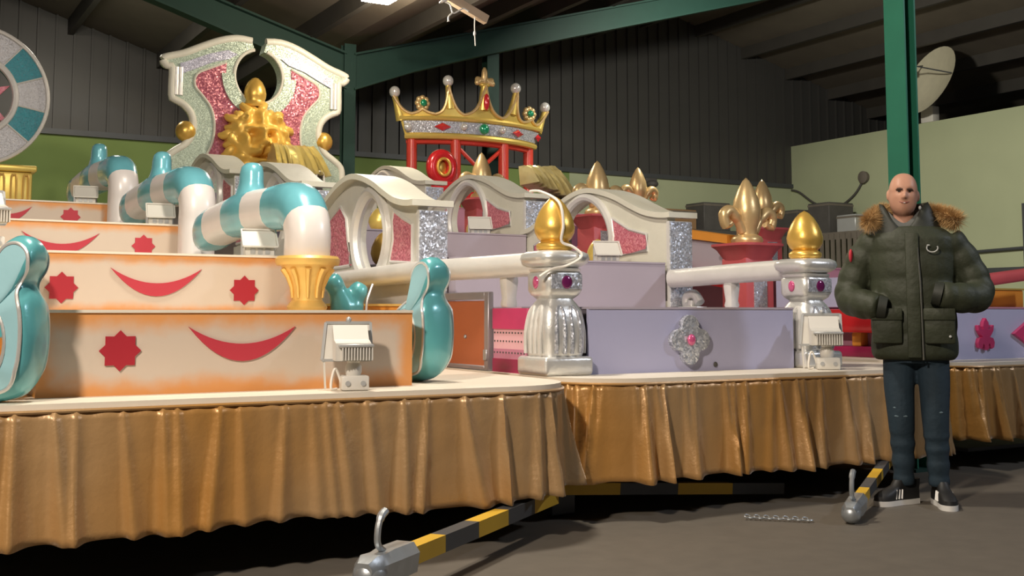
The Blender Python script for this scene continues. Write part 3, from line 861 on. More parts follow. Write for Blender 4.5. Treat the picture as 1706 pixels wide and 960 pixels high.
# ------------------------------------------------------------------ floodlights (seen from behind)
def floodlight(loc, label):
    x, y, z = loc
    t = thing('floodlight', loc, label, 'floodlight', 'white halogen floodlights on the floats')
    m = MB(); m.box(x - .055, x + .062, y - .05, y + .05, z, z + .062, .008); b_ = obj('base_box', m, 'white_plastic', t)
    for q in (-.03, .035):
        m = MB(); m.lathe([(0, 0), (.011, 0), (.011, .006), (.0, .006)], (0, 0, 0), 12); bmesh.ops.transform(m.bm, matrix=Matrix.Translation((x + q, y - .05, z + .03)) @ Matrix.Rotation(PI / 2, 4, 'X'), verts=m.bm.verts[:]); obj('screw_cover', m, 'grey_metal_box', b_)
    m = MB(); m.lathe([(.03, .06), (.036, .075), (.036, .1), (.026, .115), (.03, .125)], (x, y, z), 16); obj('neck', m, 'white_plastic', t)
    # rear housing
    m = MB(); m.prism_x([(y - .07, z + .125), (y + .03, z + .125), (y + .07, z + .26), (y + .045, z + .275), (y - .005, z + .215), (y - .07, z + .20)], x - .085, x + .065); obj('housing', m, 'white_plastic', t, 0)
    for k in range(11):
        m = MB(); xx = x - .06 + k * .0125
        m.box(xx, xx + .006, y - .085, y - .06, z + .128, z + .182); obj('cooling_fin', m, 'white_plastic', t, 0)
    m = MB(); m.box(x - .075, x + .075, y - .09, y - .02, z + .182, z + .196, .004, 1); obj('hood', m, 'grey_metal_box', t)
    # front bezel frame, tilted
    m = MB()
    p = [Vector((x - .13, y + .045, z + .125)), Vector((x + .085, y + .045, z + .125)), Vector((x + .085, y + .09, z + .285)), Vector((x - .11, y + .09, z + .285))]
    for a, b in zip(p, p[1:] + p[:1]): m.bar(a, b, .012, .012)
    obj('bezel', m, 'grey_metal_box', t, 0)
    m = MB(); m.prism([(0, 0), (1, 0), (1, 1), (0, 1)], lambda u, v: p[0].lerp(p[1], u).lerp(p[3].lerp(p[2], u), v), lambda u, v: p[0].lerp(p[1], u).lerp(p[3].lerp(p[2], u), v) + Vector((0, .008, -.003))); obj('front_glass', m, 'white_plastic', t, 0)
    m = MB(); m.ell((x - .01, y + .09, z + .297), (.012, .012, .014), None, 10, 8); obj('latch', m, 'grey_metal_box', t)
    m = MB(); m.tube(smoothpath([(x - .05, y + .01, z + .03), (x - .075, y, z + .09), (x - .09, y - .005, z + .06), (x - .095, y - .01, z + .008), (x - .07, y + .0, z + .006)], 5), .006, 6); obj('cable', m, 'cable_white', t)
    m = MB(); m.bar((x - .12, y + .05, z + .125), (x - .115, y + .03, z + .004), .012, .008); obj('stand_leg', m, 'white_plastic', t, 0)
    return t
FL = floodlight((1.86, 4.58, .702), 'white floodlight standing on the deck edge of the nearest float')
FL.rotation_euler = (0, 0, R(-14))
dup(FL, (4.93, 4.86, .702), 'white floodlight on the deck in front of the right silver pillar', R(-38), 1.12)
def low_flood(loc, rz, label, k=1.0):
    x, y, z = loc
    t = thing('lying_floodlight', loc, label, 'floodlight', 'white floodlights tipped back on the steps')
    m = MB(); m.box(x - .12, x + .12, y - .06, y + .07, z, z + .085, .006, 1); bx_ = obj('body', m, 'white_plastic', t)
    for q in (-.06, .0, .06):
        m = MB(); m.box(x + q - .02, x + q + .02, y - .066, y - .058, z + .02, z + .065); obj('vent', m, 'grey_metal_box', bx_, 0)
    m = MB(); m.prism_x([(y - .085, z + .085), (y + .075, z + .085), (y + .075, z + .215), (y + .055, z + .225)], x - .13, x + .13); obj('sloping_hood', m, 'white_plastic', t, 0)
    m = MB()
    p = [Vector((x - .14, y - .095, z + .08)), Vector((x + .14, y - .095, z + .08)), Vector((x + .14, y + .05, z + .23)), Vector((x - .14, y + .05, z + .23))]
    for a, b in zip(p, p[1:] + p[:1]): m.bar(a, b, .014, .014)
    obj('bezel', m, 'white_plastic', t, 0)
    m = MB(); m.bar((x - .13, y + .06, z), (x - .13, y + .06, z + .18), .014, .02); m.bar((x + .13, y + .06, z), (x + .13, y + .06, z + .18), .014, .02); obj('yoke', m, 'grey_metal_box', t, 0)
    t.rotation_euler = (0, 0, rz); t.scale = (k, k, k)
    return t
LF = low_flood((2.02, 6.44, 1.354), R(-8), 'white floodlight under the nearest striped arm', .70)
dup(LF, (1.90, 8.42, 1.664), 'white floodlight under the middle striped arm', R(-8), .70)
dup(FL, (.58, 6.40, 1.354), 'white floodlight at the left edge of the photo on the second tier', R(10), 1.1)
dup(LF, (4.74, 6.82, 1.395), 'white floodlight in front of the nearest right arch', R(-20), .68)
dup(LF, (4.78, 8.85, 1.715), 'white floodlight in front of the middle right arch', R(-20), .72)
dup(LF, (1.72, 10.5, 1.985), 'small floodlight under the farthest striped arm', R(-8), .7)

# ------------------------------------------------------------------ float two: lilac stairs
STEPS = [(3.16, 5.30, 5.10, .70, 1.05, 6.54), (3.36, 5.06, 6.55, .70, 1.38, 8.54), (3.36, 5.08, 8.55, .70, 1.70, 10.59), (3.36, 5.10, 10.6, .70, 2.03, 12.60), (3.36, 5.12, 12.62, .70, 2.36, 14.4)]
sn = ['lowest lilac step with a silver flower, between the silver pillars', 'second lilac step between the nearest arches', 'third lilac step between the middle arches', 'fourth lilac step between the farthest arches', 'top lilac platform carrying the lion throne']
for i, (x0, x1, yf, z0, z1, yb) in enumerate(STEPS):
    t = thing('stage_step', ((x0 + x1) / 2, yf, z0), sn[i], 'stage step', 'lilac steps of the middle float')
    if i == 0:
        m = MB(); m.box(3.42, 4.90, yf, yf + .02, z0, z1); obj('front_panel', m, 'lilac_front', t, 0)
        m = MB(); m.prism_z([(3.42, yf - .006), (4.90, yf - .006), (4.90, 5.37), (x1, 5.37), (x1, yb), (x0, yb), (x0, 5.37), (3.42, 5.37)], z1, z1 + .012); obj('top_board', m, 'lilac', t, 0)
    else:
        m = MB(); m.box(x0, x1, yf, yf + .02, z0, z1); obj('front_panel', m, 'lilac', t, 0)
        m = MB()
        if i == 4: m.prism_z([(x0, yf), (x1, yf), (x1, 12.84), (5.34, 12.84), (5.34, yb), (2.98, yb), (2.98, 12.84), (x0, 12.84)], z1, z1 + .012)
        else: m.box(x0, x1, yf - .006, yb, z1, z1 + .012)
        obj('top_board', m, 'lilac', t, 0)
    for xx in (x0, x1 - .02):
        m = MB(); m.box(xx, xx + .02, 5.37 if i == 0 else yf + .02, yb, z0, z1); obj('side_panel', m, 'lilac', t, 0)
    if i == 0:
        cx_, cz_ = 4.09, .878
        pts = []
        for k in range(96):
            a = 2 * PI * k / 96
            q = 1 + .0 * a
            dl = (a + PI / 4) % (PI / 2) - PI / 4
            r_ = .076 * math.cos(dl) + math.sqrt(max(0, .0575 ** 2 - (.076 * math.sin(dl)) ** 2)) + (.003 if k % 2 else 0)
            if abs(abs(dl) - PI / 4) < .05: r_ = .092
            pts.append((cx_ + r_ * math.cos(a), cz_ + r_ * 1.03 * math.sin(a)))
        m = MB(); m.prism_y(pts, yf - .035, yf); fl = obj('flower_emblem', m, 'silver_glitter', t, 0)
        m = MB(); m.ell((cx_, yf - .04, cz_), (.028, .016, .032)); obj('pink_gem', m, 'pink_gem', fl)
        m = MB(); m.ell((4.29, yf - .004, .735), (.015, .006, .015)); obj('cable_hole', m, 'dark_box', t)
        # side dressing facing the nearest float: coloured strips and a board
        for z0_, z1_, mt, nm, pr in ((.94, 1.055, 'magenta', 'upper_strip', .02), (.83, .94, 'pink_perf', 'perforated_strip', .012), (.775, .83, 'rose_perf', 'lower_strip', .014), (.70, .775, 'magenta_dark', 'base_strip', .02)):
            m = MB(); m.box(x0 - pr, x0, 5.28, 5.66, z0_, z1_); st = obj(nm, m, mt, t, 0)
            if 'perf' in mt:
                m = MB()
                for row in ((.915, .868) if mt == 'pink_perf' else (.805,)):
                    for k in range(11):
                        m.box(x0 - pr - .002, x0 - pr + .001, 5.31 + k * .033, 5.322 + k * .033, row, row + .009)
                h = obj('hole_row', m, 'dark_box', st, 0); h['kind'] = 'stuff'

t = thing('board_panel', (3.13, 6.0, .70), 'rust brown board in a grey metal frame between the two floats', 'panel')
m = MB(); m.box(3.138, 3.15, 5.72, 6.5, .72, 1.10); bp = obj('board', m, 'brown_board', t, 0)
for (ya, yb_, za, zb_) in ((5.68, 5.73, .703, 1.15), (6.48, 6.53, .703, 1.15), (5.73, 6.48, 1.105, 1.15), (5.73, 6.48, .703, .728)):
    m = MB(); m.box(3.122, 3.158, ya, yb_, za, zb_, .004, 1); obj('frame_bar', m, 'steel_grey', t)
m = MB(); m.ell((3.134, 5.98, .89), (.01, .012, .012)); obj('knob', m, 'galvanised', t)
m = MB(); m.box(3.112, 3.124, 5.685, 5.725, .76, .82, .003, 1); obj('hinge', m, 'galvanised', t)

def pillar(cx, cy, label):
    t = thing('silver_pillar', (cx, cy, .70), label, 'pillar', 'silver pillars at the front of the middle float')
    m = MB(); m.box(cx - .152, cx + .152, cy - .15, cy + .15, .70, .80, .022, 3); obj('base', m, 'silver', t)
    m = MB(); m.lathe([(.0, .80), (.122, .80), (.13, .83), (.134, .92), (.132, .99), (.12, 1.045), (.098, 1.08), (.082, 1.10), (.08, 1.12), (.0, 1.12)], (cx, cy, 0), 32, sup=4.5); sh = obj('shaft', m, 'silver', t, 50)
    for f in range(4):
        a = f * PI / 2
        for off in (-.045, .045):
            m = MB()
            def P(u, z):
                k = .137 if z < .99 else .137 - (z - .99) * .42
                s_ = (off + u) * 1.1 * (k / .137)
                return (cx + k * math.sin(a) + s_ * math.cos(a), cy - k * math.cos(a) + s_ * math.sin(a), z)
            m.tube(smoothpath([P(-.024, .815), P(-.024, .93), P(-.022, 1.03), P(0, 1.065), P(.022, 1.03), P(.024, .93), P(.024, .815)], 4), .0095, 6)
            obj('flute', m, 'silver_glitter' if f == 0 else 'silver_pale', sh)
    m = MB(); m.lathe([(.0, 1.105), (.08, 1.105), (.105, 1.125), (.118, 1.15), (.118, 1.235), (.108, 1.25), (.0, 1.25)], (cx, cy, 0), 32, sup=6); bk = obj('block', m, 'silver', t, 50)
    m = MB(); m.box(cx - .098, cx + .098, cy - .123, cy - .114, 1.155, 1.235, .003, 1); obj('glitter_plate', m, 'silver_glitter', bk)
    m = MB(); m.ell((cx, cy - .124, 1.192), (.033, .012, .036)); obj('plum_gem', m, 'plum_gem', bk)
    m = MB(); m.ell((cx - .12, cy, 1.192), (.012, .026, .034)); obj('pink_gem', m, 'pink_gem', bk)
    m = MB(); m.lathe([(.0, 1.25), (.12, 1.25), (.125, 1.262), (.11, 1.272), (.13, 1.28), (.155, 1.295), (.165, 1.32), (.158, 1.345), (.13, 1.36), (.0, 1.362)], (cx, cy, 0), 36, sup=3.5); obj('cap', m, 'silver', t, 60)
    m = MB(); m.lathe([(.0, 1.36), (.085, 1.362), (.1, 1.375), (.1, 1.395), (.085, 1.408), (.075, 1.415), (.092, 1.43), (.108, 1.46), (.111, 1.49), (.102, 1.53), (.083, 1.575), (.058, 1.615), (.030, 1.645), (.0, 1.662)], (cx, cy, 0), 28); obj('gold_finial', m, 'gold', t, 60)
    return t
pl = pillar(3.262, 5.19, 'left silver pillar with gold bulb finial on the middle float')
m = MB(); m.tube(smoothpath([(3.21, 5.36, 1.70), (3.22, 5.26, 1.69), (3.24, 5.11, 1.62), (3.245, 5.075, 1.5), (3.24, 5.085, 1.41), (3.29, 5.05, 1.38), (3.32, 5.01, 1.33), (3.24, 5.02, 1.28), (3.16, 5.05, 1.26), (3.10, 5.08, 1.22)], 5), .008, 6); obj('cable', m, 'cable_white', pl)
pillar(5.08, 5.17, 'right silver pillar with gold bulb finial beside the man')

def rail(pts, label, mat, balusters, w=.07, h=.066, bmat='silver_pale'):
    path = smoothpath(pts, 6)
    t = thing('hand_rail', pts[0], label, 'rail')
    sec = [(w * math.cos(a) * (abs(math.cos(a)) ** 2.6 + abs(math.sin(a)) ** 2.6) ** (-1 / 2.6), h * math.sin(a) * (abs(math.cos(a)) ** 2.6 + abs(math.sin(a)) ** 2.6) ** (-1 / 2.6)) for a in [2 * PI * k / 16 for k in range(16)]]
    def fr(i):
        tt = (path[min(i + 1, len(path) - 1)] - path[max(i - 1, 0)]).normalized()
        A_ = tt.cross(Vector((0, 0, 1))).normalized(); return path[i], A_, A_.cross(tt).normalized()
    m = MB(); m.sweep(path, sec, fr); obj('rail_bar', m, mat, t, 50)
    for (x, y, z0, z1) in balusters:
        m = MB(); m.lathe([(.0, z0), (.035, z0), (.042, z0 + .02), (.035, z0 + .05), (.04, (z0 + z1) / 2), (.046, z1 - .04), (.04, z1), (.0, z1)], (x, y, 0), 16, sup=4); obj('baluster', m, bmat, t)
    return t
rail([(3.22, 5.2, 1.295), (3.14, 5.7, 1.29), (3.045, 6.4, 1.285), (3.03, 7.5, 1.265), (3.03, 8.7, 1.245)], 'long silver hand rail running back from the left pillar', 'silver_pale', [(3.19, 5.56, 1.06, 1.25)])
rail([(5.08, 5.2, 1.30), (5.09, 5.7, 1.295), (5.10, 6.5, 1.275)], 'short silver hand rail running back from the right pillar', 'silver_pale', [(5.1, 5.88, 1.06, 1.25)])
for (x, y), lb in (((5.19, 6.42), 'silver scroll bracket at the foot of the nearest right arch'), ((3.14, 6.42), 'silver scroll bracket at the foot of the nearest left arch')):
    t = thing('scroll_bracket', (x, y, 1.05), lb, 'bracket')
    m = MB(); m.tube(smoothpath([(x, y - .1, 1.10), (x, y - .04, 1.16), (x, y + .04, 1.15), (x, y + .05, 1.09), (x, y, 1.085), (x, y - .01, 1.12)], 5), .035, 10); obj('curl', m, 'silver', t)
    m = MB(); m.box(x - .05, x + .05, y - .12, y + .1, 1.05, 1.075, .008); obj('foot', m, 'silver', t)

# arches
def arch_outline(n=16):
    L = 2.05
    top = sm2([(0, .66), (.12, .672), (.28, .705), (.46, .77), (.66, .85), (.88, .91), (1.08, .935), (1.28, .91), (1.48, .85), (1.68, .77), (1.84, .71), (1.96, .672), (L, .66)], 4)
    bot = [(L - L * k / 20, 0) for k in range(1, 20)]
    sideR = [(L, .66 - .66 * k / 8) for k in range(1, 9)]
    sideL = [(0, .66 * k / 8) for k in range(0, 8)]
    return top + sideR + bot + sideL, top
def vesica(a, ry, rz): # pointed oval radius
    c, s_ = math.cos(a), math.sin(a)
    return 1 / ((abs(c) / ry) ** 1.8 + (abs(s_) / rz) ** 1.8) ** (1 / 1.8)
def arch(loc, label, group, inner_side):
    """panel along +Y from its near end; loc = near lower corner on the -X face"""
    x, y, z = loc
    t = thing('arch_panel', loc, label, 'arch', group)
    W = .19
    outl, top = arch_outline()
    K = .98 if inner_side else .95
    outl = [(u * K, v) for u, v in outl]; top = [(u * K, v) for u, v in top]
    c = (1.08 if inner_side else .76, .55 if inner_side else .50); ry, rz = (.27, .29) if not inner_side else (.36, .32)
    inn = []
    for u, v in outl:
        a = math.atan2(v - c[1], u - c[0]); r_ = vesica(a, ry, rz); inn.append((c[0] + r_ * math.cos(a), c[1] + r_ * math.sin(a)))
    m = MB(); m.holed(outl, inn, lambda u, v: (x, y + u, z + v), lambda u, v: (x + .07, y + u, z + v)); obj('panel', m, 'arch_grey' if not inner_side else 'arch_white', t, 40)
    # raised rim round the opening
    rim = [(c[0] + vesica(a, ry + .03, rz + .03) * math.cos(a), c[1] + vesica(a, ry + .03, rz + .03) * math.sin(a)) for a in [2 * PI * k / 48 for k in range(48)]]
    m = MB(); m.tube([(x - .004, y + u, z + v) for u, v in rim], .035 if inner_side else .043, 8, close=True); obj('opening_rim', m, 'silver_pale', t)
    # cap moulding
    path = [Vector((x, y + u, z + v)) for u, v in [(-.06, .66)] + top + [(2.05 * K + .06, .66)]]
    ov = .07 if not inner_side else .03
    sec = [(-ov, -.005), (-ov, .035), (W + .04, .035), (W + .04, -.005)]
    def fr(i):
        tt = (path[min(i + 1, len(path) - 1)] - path[max(i - 1, 0)]).normalized()
        return path[i], Vector((1, 0, 0)), Vector((0, -tt.z, tt.y))
    m = MB(); m.sweep(path, sec, fr); obj('cap_moulding', m, 'arch_white', t, 30)
    # glitter fields
    if not inner_side:
        fields = [[(.06, .29), (.06, .54), (.22, .595), (.35, .65), (.38, .58), (.36, .46), (.41, .31)], [(1.93, .29), (1.93, .55), (1.64, .64), (1.34, .76), (1.22, .66), (1.18, .48), (1.13, .31)]]
    else:
        fields = [[(.24, .43), (.24, .55), (.46, .60), (.68, .70), (.66, .56), (.68, .40)], [(1.86, .43), (1.86, .55), (1.68, .60), (1.49, .70), (1.50, .56), (1.46, .40)]]
    for f in fields:
        m = MB(); m.prism_x([(y + u, z + v) for u, v in f], x - .012, x + .002); fo = obj('pink_field', m, 'pink_glitter', t, 0)
        m = MB(); m.tube([(x - .008, y + u, z + v) for u, v in f], .013, 6, close=True); obj('field_border', m, 'silver_pale', fo)
    # near end
    m = MB(); m.box(x - .01, x + W + .01, y - .03, y, z, z + .63); obj('end_post', m, 'silver_pale', t, 0)
    m = MB(); m.box(x - .004, x + W + .004, y - .04, y - .03, z + .01, z + .625); obj('end_glitter', m, 'silver_glitter', t, 0)
    m = MB(); m.box(x - .03, x + .0, y, y + 2.05 * K, z, z + .26 if not inner_side else z + .05); obj('plinth', m, 'silver_pale' if not inner_side else 'arch_white', t, 0)
    return t
AL = arch((3.14, 6.66, 1.065), 'nearest left arch with oval opening and pink glitter fields', 'arches on the left side of the middle float', False)
dup(AL, (3.14, 8.76, 1.395), 'middle left arch, behind the nearest striped arm')
dup(AL, (3.14, 10.82, 1.72), 'farthest left arch, in front of the lion throne')
AR = arch((5.10, 6.57, 1.065), 'nearest right arch with pale face and small pink field', 'arches on the right side of the middle float', True)
dup(AR, (5.12, 8.65, 1.395), 'middle right arch, to the left of the left pillar finial')
dup(AR, (5.14, 10.73, 1.72), 'farthest right arch, in front of the crown posts')

def egg(loc, r, h, label, mat='gold_pale'):
    t = thing('gold_egg', loc, label, 'egg', 'gold eggs on the lilac steps')
    m = MB(); m.lathe([(0, 0), (r * .55, .0), (r * .85, h * .16), (r, h * .36), (r * .94, h * .55), (r * .72, h * .76), (r * .42, h * .92), (r * .12, h)], loc, 22); obj('shell', m, mat, t, 60)
    m = MB(); m.lathe([(0, -.0), (r * .6, 0), (r * .66, .02), (r * .55, .035), (0, .035)], loc, 18); obj('foot_ring', m, mat, t)
egg((3.58, 8.20, 1.394), .11, .27, 'gold egg seen through the opening of the nearest left arch', 'gold')
egg((4.93, 7.22, 1.394), .085, .2, 'gold egg beside the floodlight of the nearest right arch', 'gold_yellow')
egg((4.93, 9.22, 1.714), .085, .19, 'gold egg beside the floodlight of the middle right arch', 'gold_yellow')
egg((3.80, 8.80, 1.714), .10, .20, 'far gold egg high in the opening of the nearest left arch', 'gold_yellow')

# ------------------------------------------------------------------ lion throne
YT = 13.3
t = thing('lion_throne', (4.15, YT, 2.372), 'tall scrolled throne back with gold lion head and pink glitter panels', 'throne')
right_ = [(4.22, 4.32), (4.40, 4.33), (4.60, 4.28), (4.82, 4.18), (5.02, 4.08), (5.20, 4.02), (5.27, 3.98), (5.22, 3.92), (5.16, 3.90), (5.16, 3.58), (5.12, 3.53), (5.02, 3.48), (4.93, 3.38), (4.90, 3.24), (4.93, 3.1), (5.0, 3.0), (5.10, 2.93), (5.2, 2.84), (5.22, 2.7), (5.24, 2.372)]
left_ = [(8.26 - a, b - .01) for a, b in right_]
lo = sm2(left_, 3); ro = sm2(right_, 3)
outer = ro + [(5.2 - 2.18 * k / 14, 2.372) for k in range(1, 14)] + lo[::-1]
ch = (4.13, 3.885); rh = .29
inner = []
for u, v in outer:
    a = math.atan2(v - ch[1], u - ch[0]); inner.append((ch[0] + rh * math.cos(a), ch[1] + 1.1 * rh * math.sin(a)))
ga, gb = math.atan2(ro[0][1] - ch[1], ro[0][0] - ch[0]), math.atan2(lo[0][1] - ch[1], lo[0][0] - ch[0]) - 2 * PI
inner = [(ch[0] + rh * math.cos(gb + (ga - gb) * k / 40), ch[1] + 1.1 * rh * math.sin(gb + (ga - gb) * k / 40)) for k in range(41)]
m = MB(); m.prism_y(outer + inner, YT, YT + .2); tb = obj('backboard', m, 'silver_glitter_mint', t, 30)
m = MB(); m.tube([(u, YT + .02, v) for u, v in ro[6 * 3:]], .045, 10); obj('edge_roll', m, 'arch_white', t)
m = MB(); m.tube([(u, YT + .02, v) for u, v in lo[6 * 3:]], .045, 10); obj('edge_roll', m, 'arch_white', t)
for s_ in (1, -1):
    pts = ro if s_ > 0 else lo
    m = MB(); m.tube([(u, YT + .03, v + .01) for u, v in pts[:6 * 3 + 1]], [.05] * (6 * 3) + [.045], 12); obj('top_roll', m, 'arch_white', t)
    fl = [(4.52, 4.17), (4.74, 4.10), (5.02, 3.97), (5.08, 3.95), (5.07, 3.82), (4.9, 3.9), (4.70, 4.0), (4.50, 4.06), (4.40, 4.13)]
    fl = fl if s_ > 0 else [(8.26 - a, b) for a, b in fl]
    m = MB(); m.prism_y(fl, YT - .02, YT + .01); obj('lilac_field', m, 'silver_glitter_lilac', t, 0)
    m = MB(); xx = 5.09 if s_ > 0 else 3.17
    for q in (-.025, .025): m.tube([(xx + q, YT - .005, 3.90), (xx + q, YT - .005, 3.57)], .026, 8)
    obj('side_pilaster', m, 'silver_pale', t)
pf = sm2([(4.53, 4.02), (4.72, 3.93), (4.88, 3.84), (4.90, 3.70), (4.80, 3.58), (4.70, 3.44), (4.66, 3.25), (4.68, 3.05), (4.74, 2.9)], 3)
pf += [(4.66, 2.8), (4.13, 2.66)]
pi_ = [(4.13, 3.40), (4.3, 3.44), (4.44, 3.53), (4.52, 3.66), (4.54, 3.84)]
for s_ in (1, -1):
    f = pf + pi_
    f = f if s_ > 0 else [(8.26 - a, b) for a, b in f]
    m = MB(); m.prism_y(f, YT - .012, YT + .002); obj('pink_field', m, 'rose_glitter', t, 0)
    m = MB(); m.tube([(a, YT - .01, b) for a, b in f[:len(pf) - 2]], .014, 6); obj('field_border', m, 'arch_white', t)
m = MB(); m.tube([(p[0], YT - .0, p[1]) for p in circ(ch[0], ch[1], rh + .012, 48, PI / 2 + .2, PI / 2 + 2 * PI - .2, rz=(rh + .012) * 1.1)], .022, 8); obj('opening_rim', m, 'arch_white', t)
m = MB(); m.holed([(ch[0] + .46 * math.cos(a), ch[1] + .50 * math.sin(a)) for a in [PI + PI * k / 24 for k in range(25)]], [(ch[0] + (rh + .02) * math.cos(a), ch[1] + (rh + .02) * 1.1 * math.sin(a)) for a in [PI + PI * k / 24 for k in range(25)]], lambda u, v: (u, YT - .03, v), lambda u, v: (u, YT, v), False); obj('mint_collar', m, 'silver_glitter_mint', t, 30)
for s_ in (1, -1):
    m = MB(); m.ell((4.13 + s_ * .85, YT + .05, 3.155), (.12, .12, .125)); obj('gold_ball', m, 'gold', t)
# lion head: modelled relief
lx, ly, lz = 4.10, YT - .01, 3.10
def lion_h(u, v):
    r = math.hypot(u, v); th_ = math.atan2(u, v)
    g = lambda cu, cv, su, sv, h: h * math.exp(-((u - cu) / su) ** 2 - ((v - cv) / sv) ** 2)
    h = .15 * math.sqrt(max(0, 1 - (r / 1.06) ** 2)) + .03
    mane = 1 / (1 + math.exp(-(r - .74) / .05))
    h += mane * (.020 * math.cos(11 * th_ + 2.5 * math.sin(4 * r)) + .02 * math.sin(9 * r + 5 * th_) + .015)
    u, v = u / 1.18, (v - .02) / 1.18
    h += g(math.copysign(.25, u), .27, .17, .06, .06) + g(math.copysign(.08, u), .22, .1, .08, .03)
    h -= g(math.copysign(.24, u), .12, .10, .065, .062)
    h += .10 * math.exp(-(u / .125) ** 2) * (1 / (1 + math.exp((v - .30) / .05))) * (1 / (1 + math.exp((-.24 - v) / .04)))
    h += g(0, -.15, .17, .075, .09) - g(math.copysign(.07, u), -.20, .035, .03, .03)
    h += g(math.copysign(.16, u), -.33, .15, .13, .135)
    h -= .055 * math.exp(-(u / .022) ** 2) * math.exp(-((v + .31) / .10) ** 2)
    h -= .085 * math.exp(-((v + .455 - .25 * u * u) / .035) ** 2) * math.exp(-(u / .28) ** 4)
    h += g(0, -.56, .20, .075, .095) + g(math.copysign(.42, u), -.06, .11, .22, .06)
    h += g(math.copysign(.47, u), .55, .12, .14, .10) - g(math.copysign(.46, u), .53, .05, .07, .06)
    h += g(0, .50, .10, .16, .06)
    return max(h, .0)
m = MB(); NU, NV = 96, 40; rs = []
for q in range(1, NV + 1):
    r_ = q / NV; ring = []
    for k in range(NU):
        a = 2 * PI * k / NU
        ro_ = 1 + .03 * math.cos(11 * a + 2.5 * math.sin(4)) + .02 * math.cos(5 * a)
        u, v = r_ * ro_ * math.sin(a), r_ * ro_ * math.cos(a)
        hh = lion_h(u, v) if r_ < .999 else 0.
        ring.append((lx + u * .375, ly - hh * 1.45, lz + v * .40 - .02))
    rs.append(ring)
vs_ = [[m.v(p) for p in rg] for rg in rs]; c0 = m.v((lx, ly - lion_h(0, 0) * 1.45, lz - .02))
for k in range(NU): m.face([c0, vs_[0][k], vs_[0][(k + 1) % NU]])
for A_, B_ in zip(vs_[:-1], vs_[1:]):
    for k in range(NU): m.face([A_[k], A_[(k + 1) % NU], B_[(k + 1) % NU], B_[k]])
m.face(vs_[-1])
lh = obj('lion_head', m, 'gold_lion', t, 75); lh['label'] = 'gold lion head with mane'
for s_ in (-1, 1):
    m = MB(); m.ell((lx + s_ * .103, ly - lion_h(.283, .16) * 1.45 - .006, lz + .044), (.042, .032, .026)); obj('eye', m, 'gold_lion', lh)
rl = random.Random(12)
for k in range(22):
    a = R(-158) + R(316) * k / 21
    rr_ = .375 + (.02 if k % 2 else -.03)
    px_, pz_ = lx + rr_ * .98 * math.sin(a), lz - .02 + rr_ * 1.04 * math.cos(a)
    m = MB(); L_ = rl.uniform(.10, .14); sw = a + (.45 if a > 0 else -.45)
    dx, dz = math.sin(sw), math.cos(sw)
    m.tube(smoothpath([(px_ - dx * L_ * .9, ly - .13, pz_ - dz * L_ * .9), (px_ - dx * L_ * .3, ly - .12, pz_ - dz * L_ * .3), (px_ + dx * L_ * .35, ly - .07, pz_ + dz * L_ * .35), (px_ + (dx + .5 * dz) * L_ * .6, ly - .03, pz_ + (dz - .5 * dx) * L_ * .6)], 4), [.025, .04, .05, .055, .058, .058, .055, .052, .048, .042, .035, .026, .012], 8)
    obj('mane_lock', m, 'gold_lion', lh, 60)
for s_ in (-1, 1):
    m = MB(); m.ell((lx + s_ * .22, ly - .14, lz + .24), (.07, .04, .09), Matrix.Rotation(s_ * .6, 3, 'Y')); obj('ear', m, 'gold_lion', lh)
m = MB(); m.lathe([(0, 3.50), (.13, 3.50), (.14, 3.53), (.12, 3.56), (.115, 3.585), (.13, 3.62), (.135, 3.67), (.12, 3.74), (.085, 3.81), (.04, 3.855), (0, 3.87)], (4.08, YT - .02, 0), 24); obj('gold_finial', m, 'gold', t)

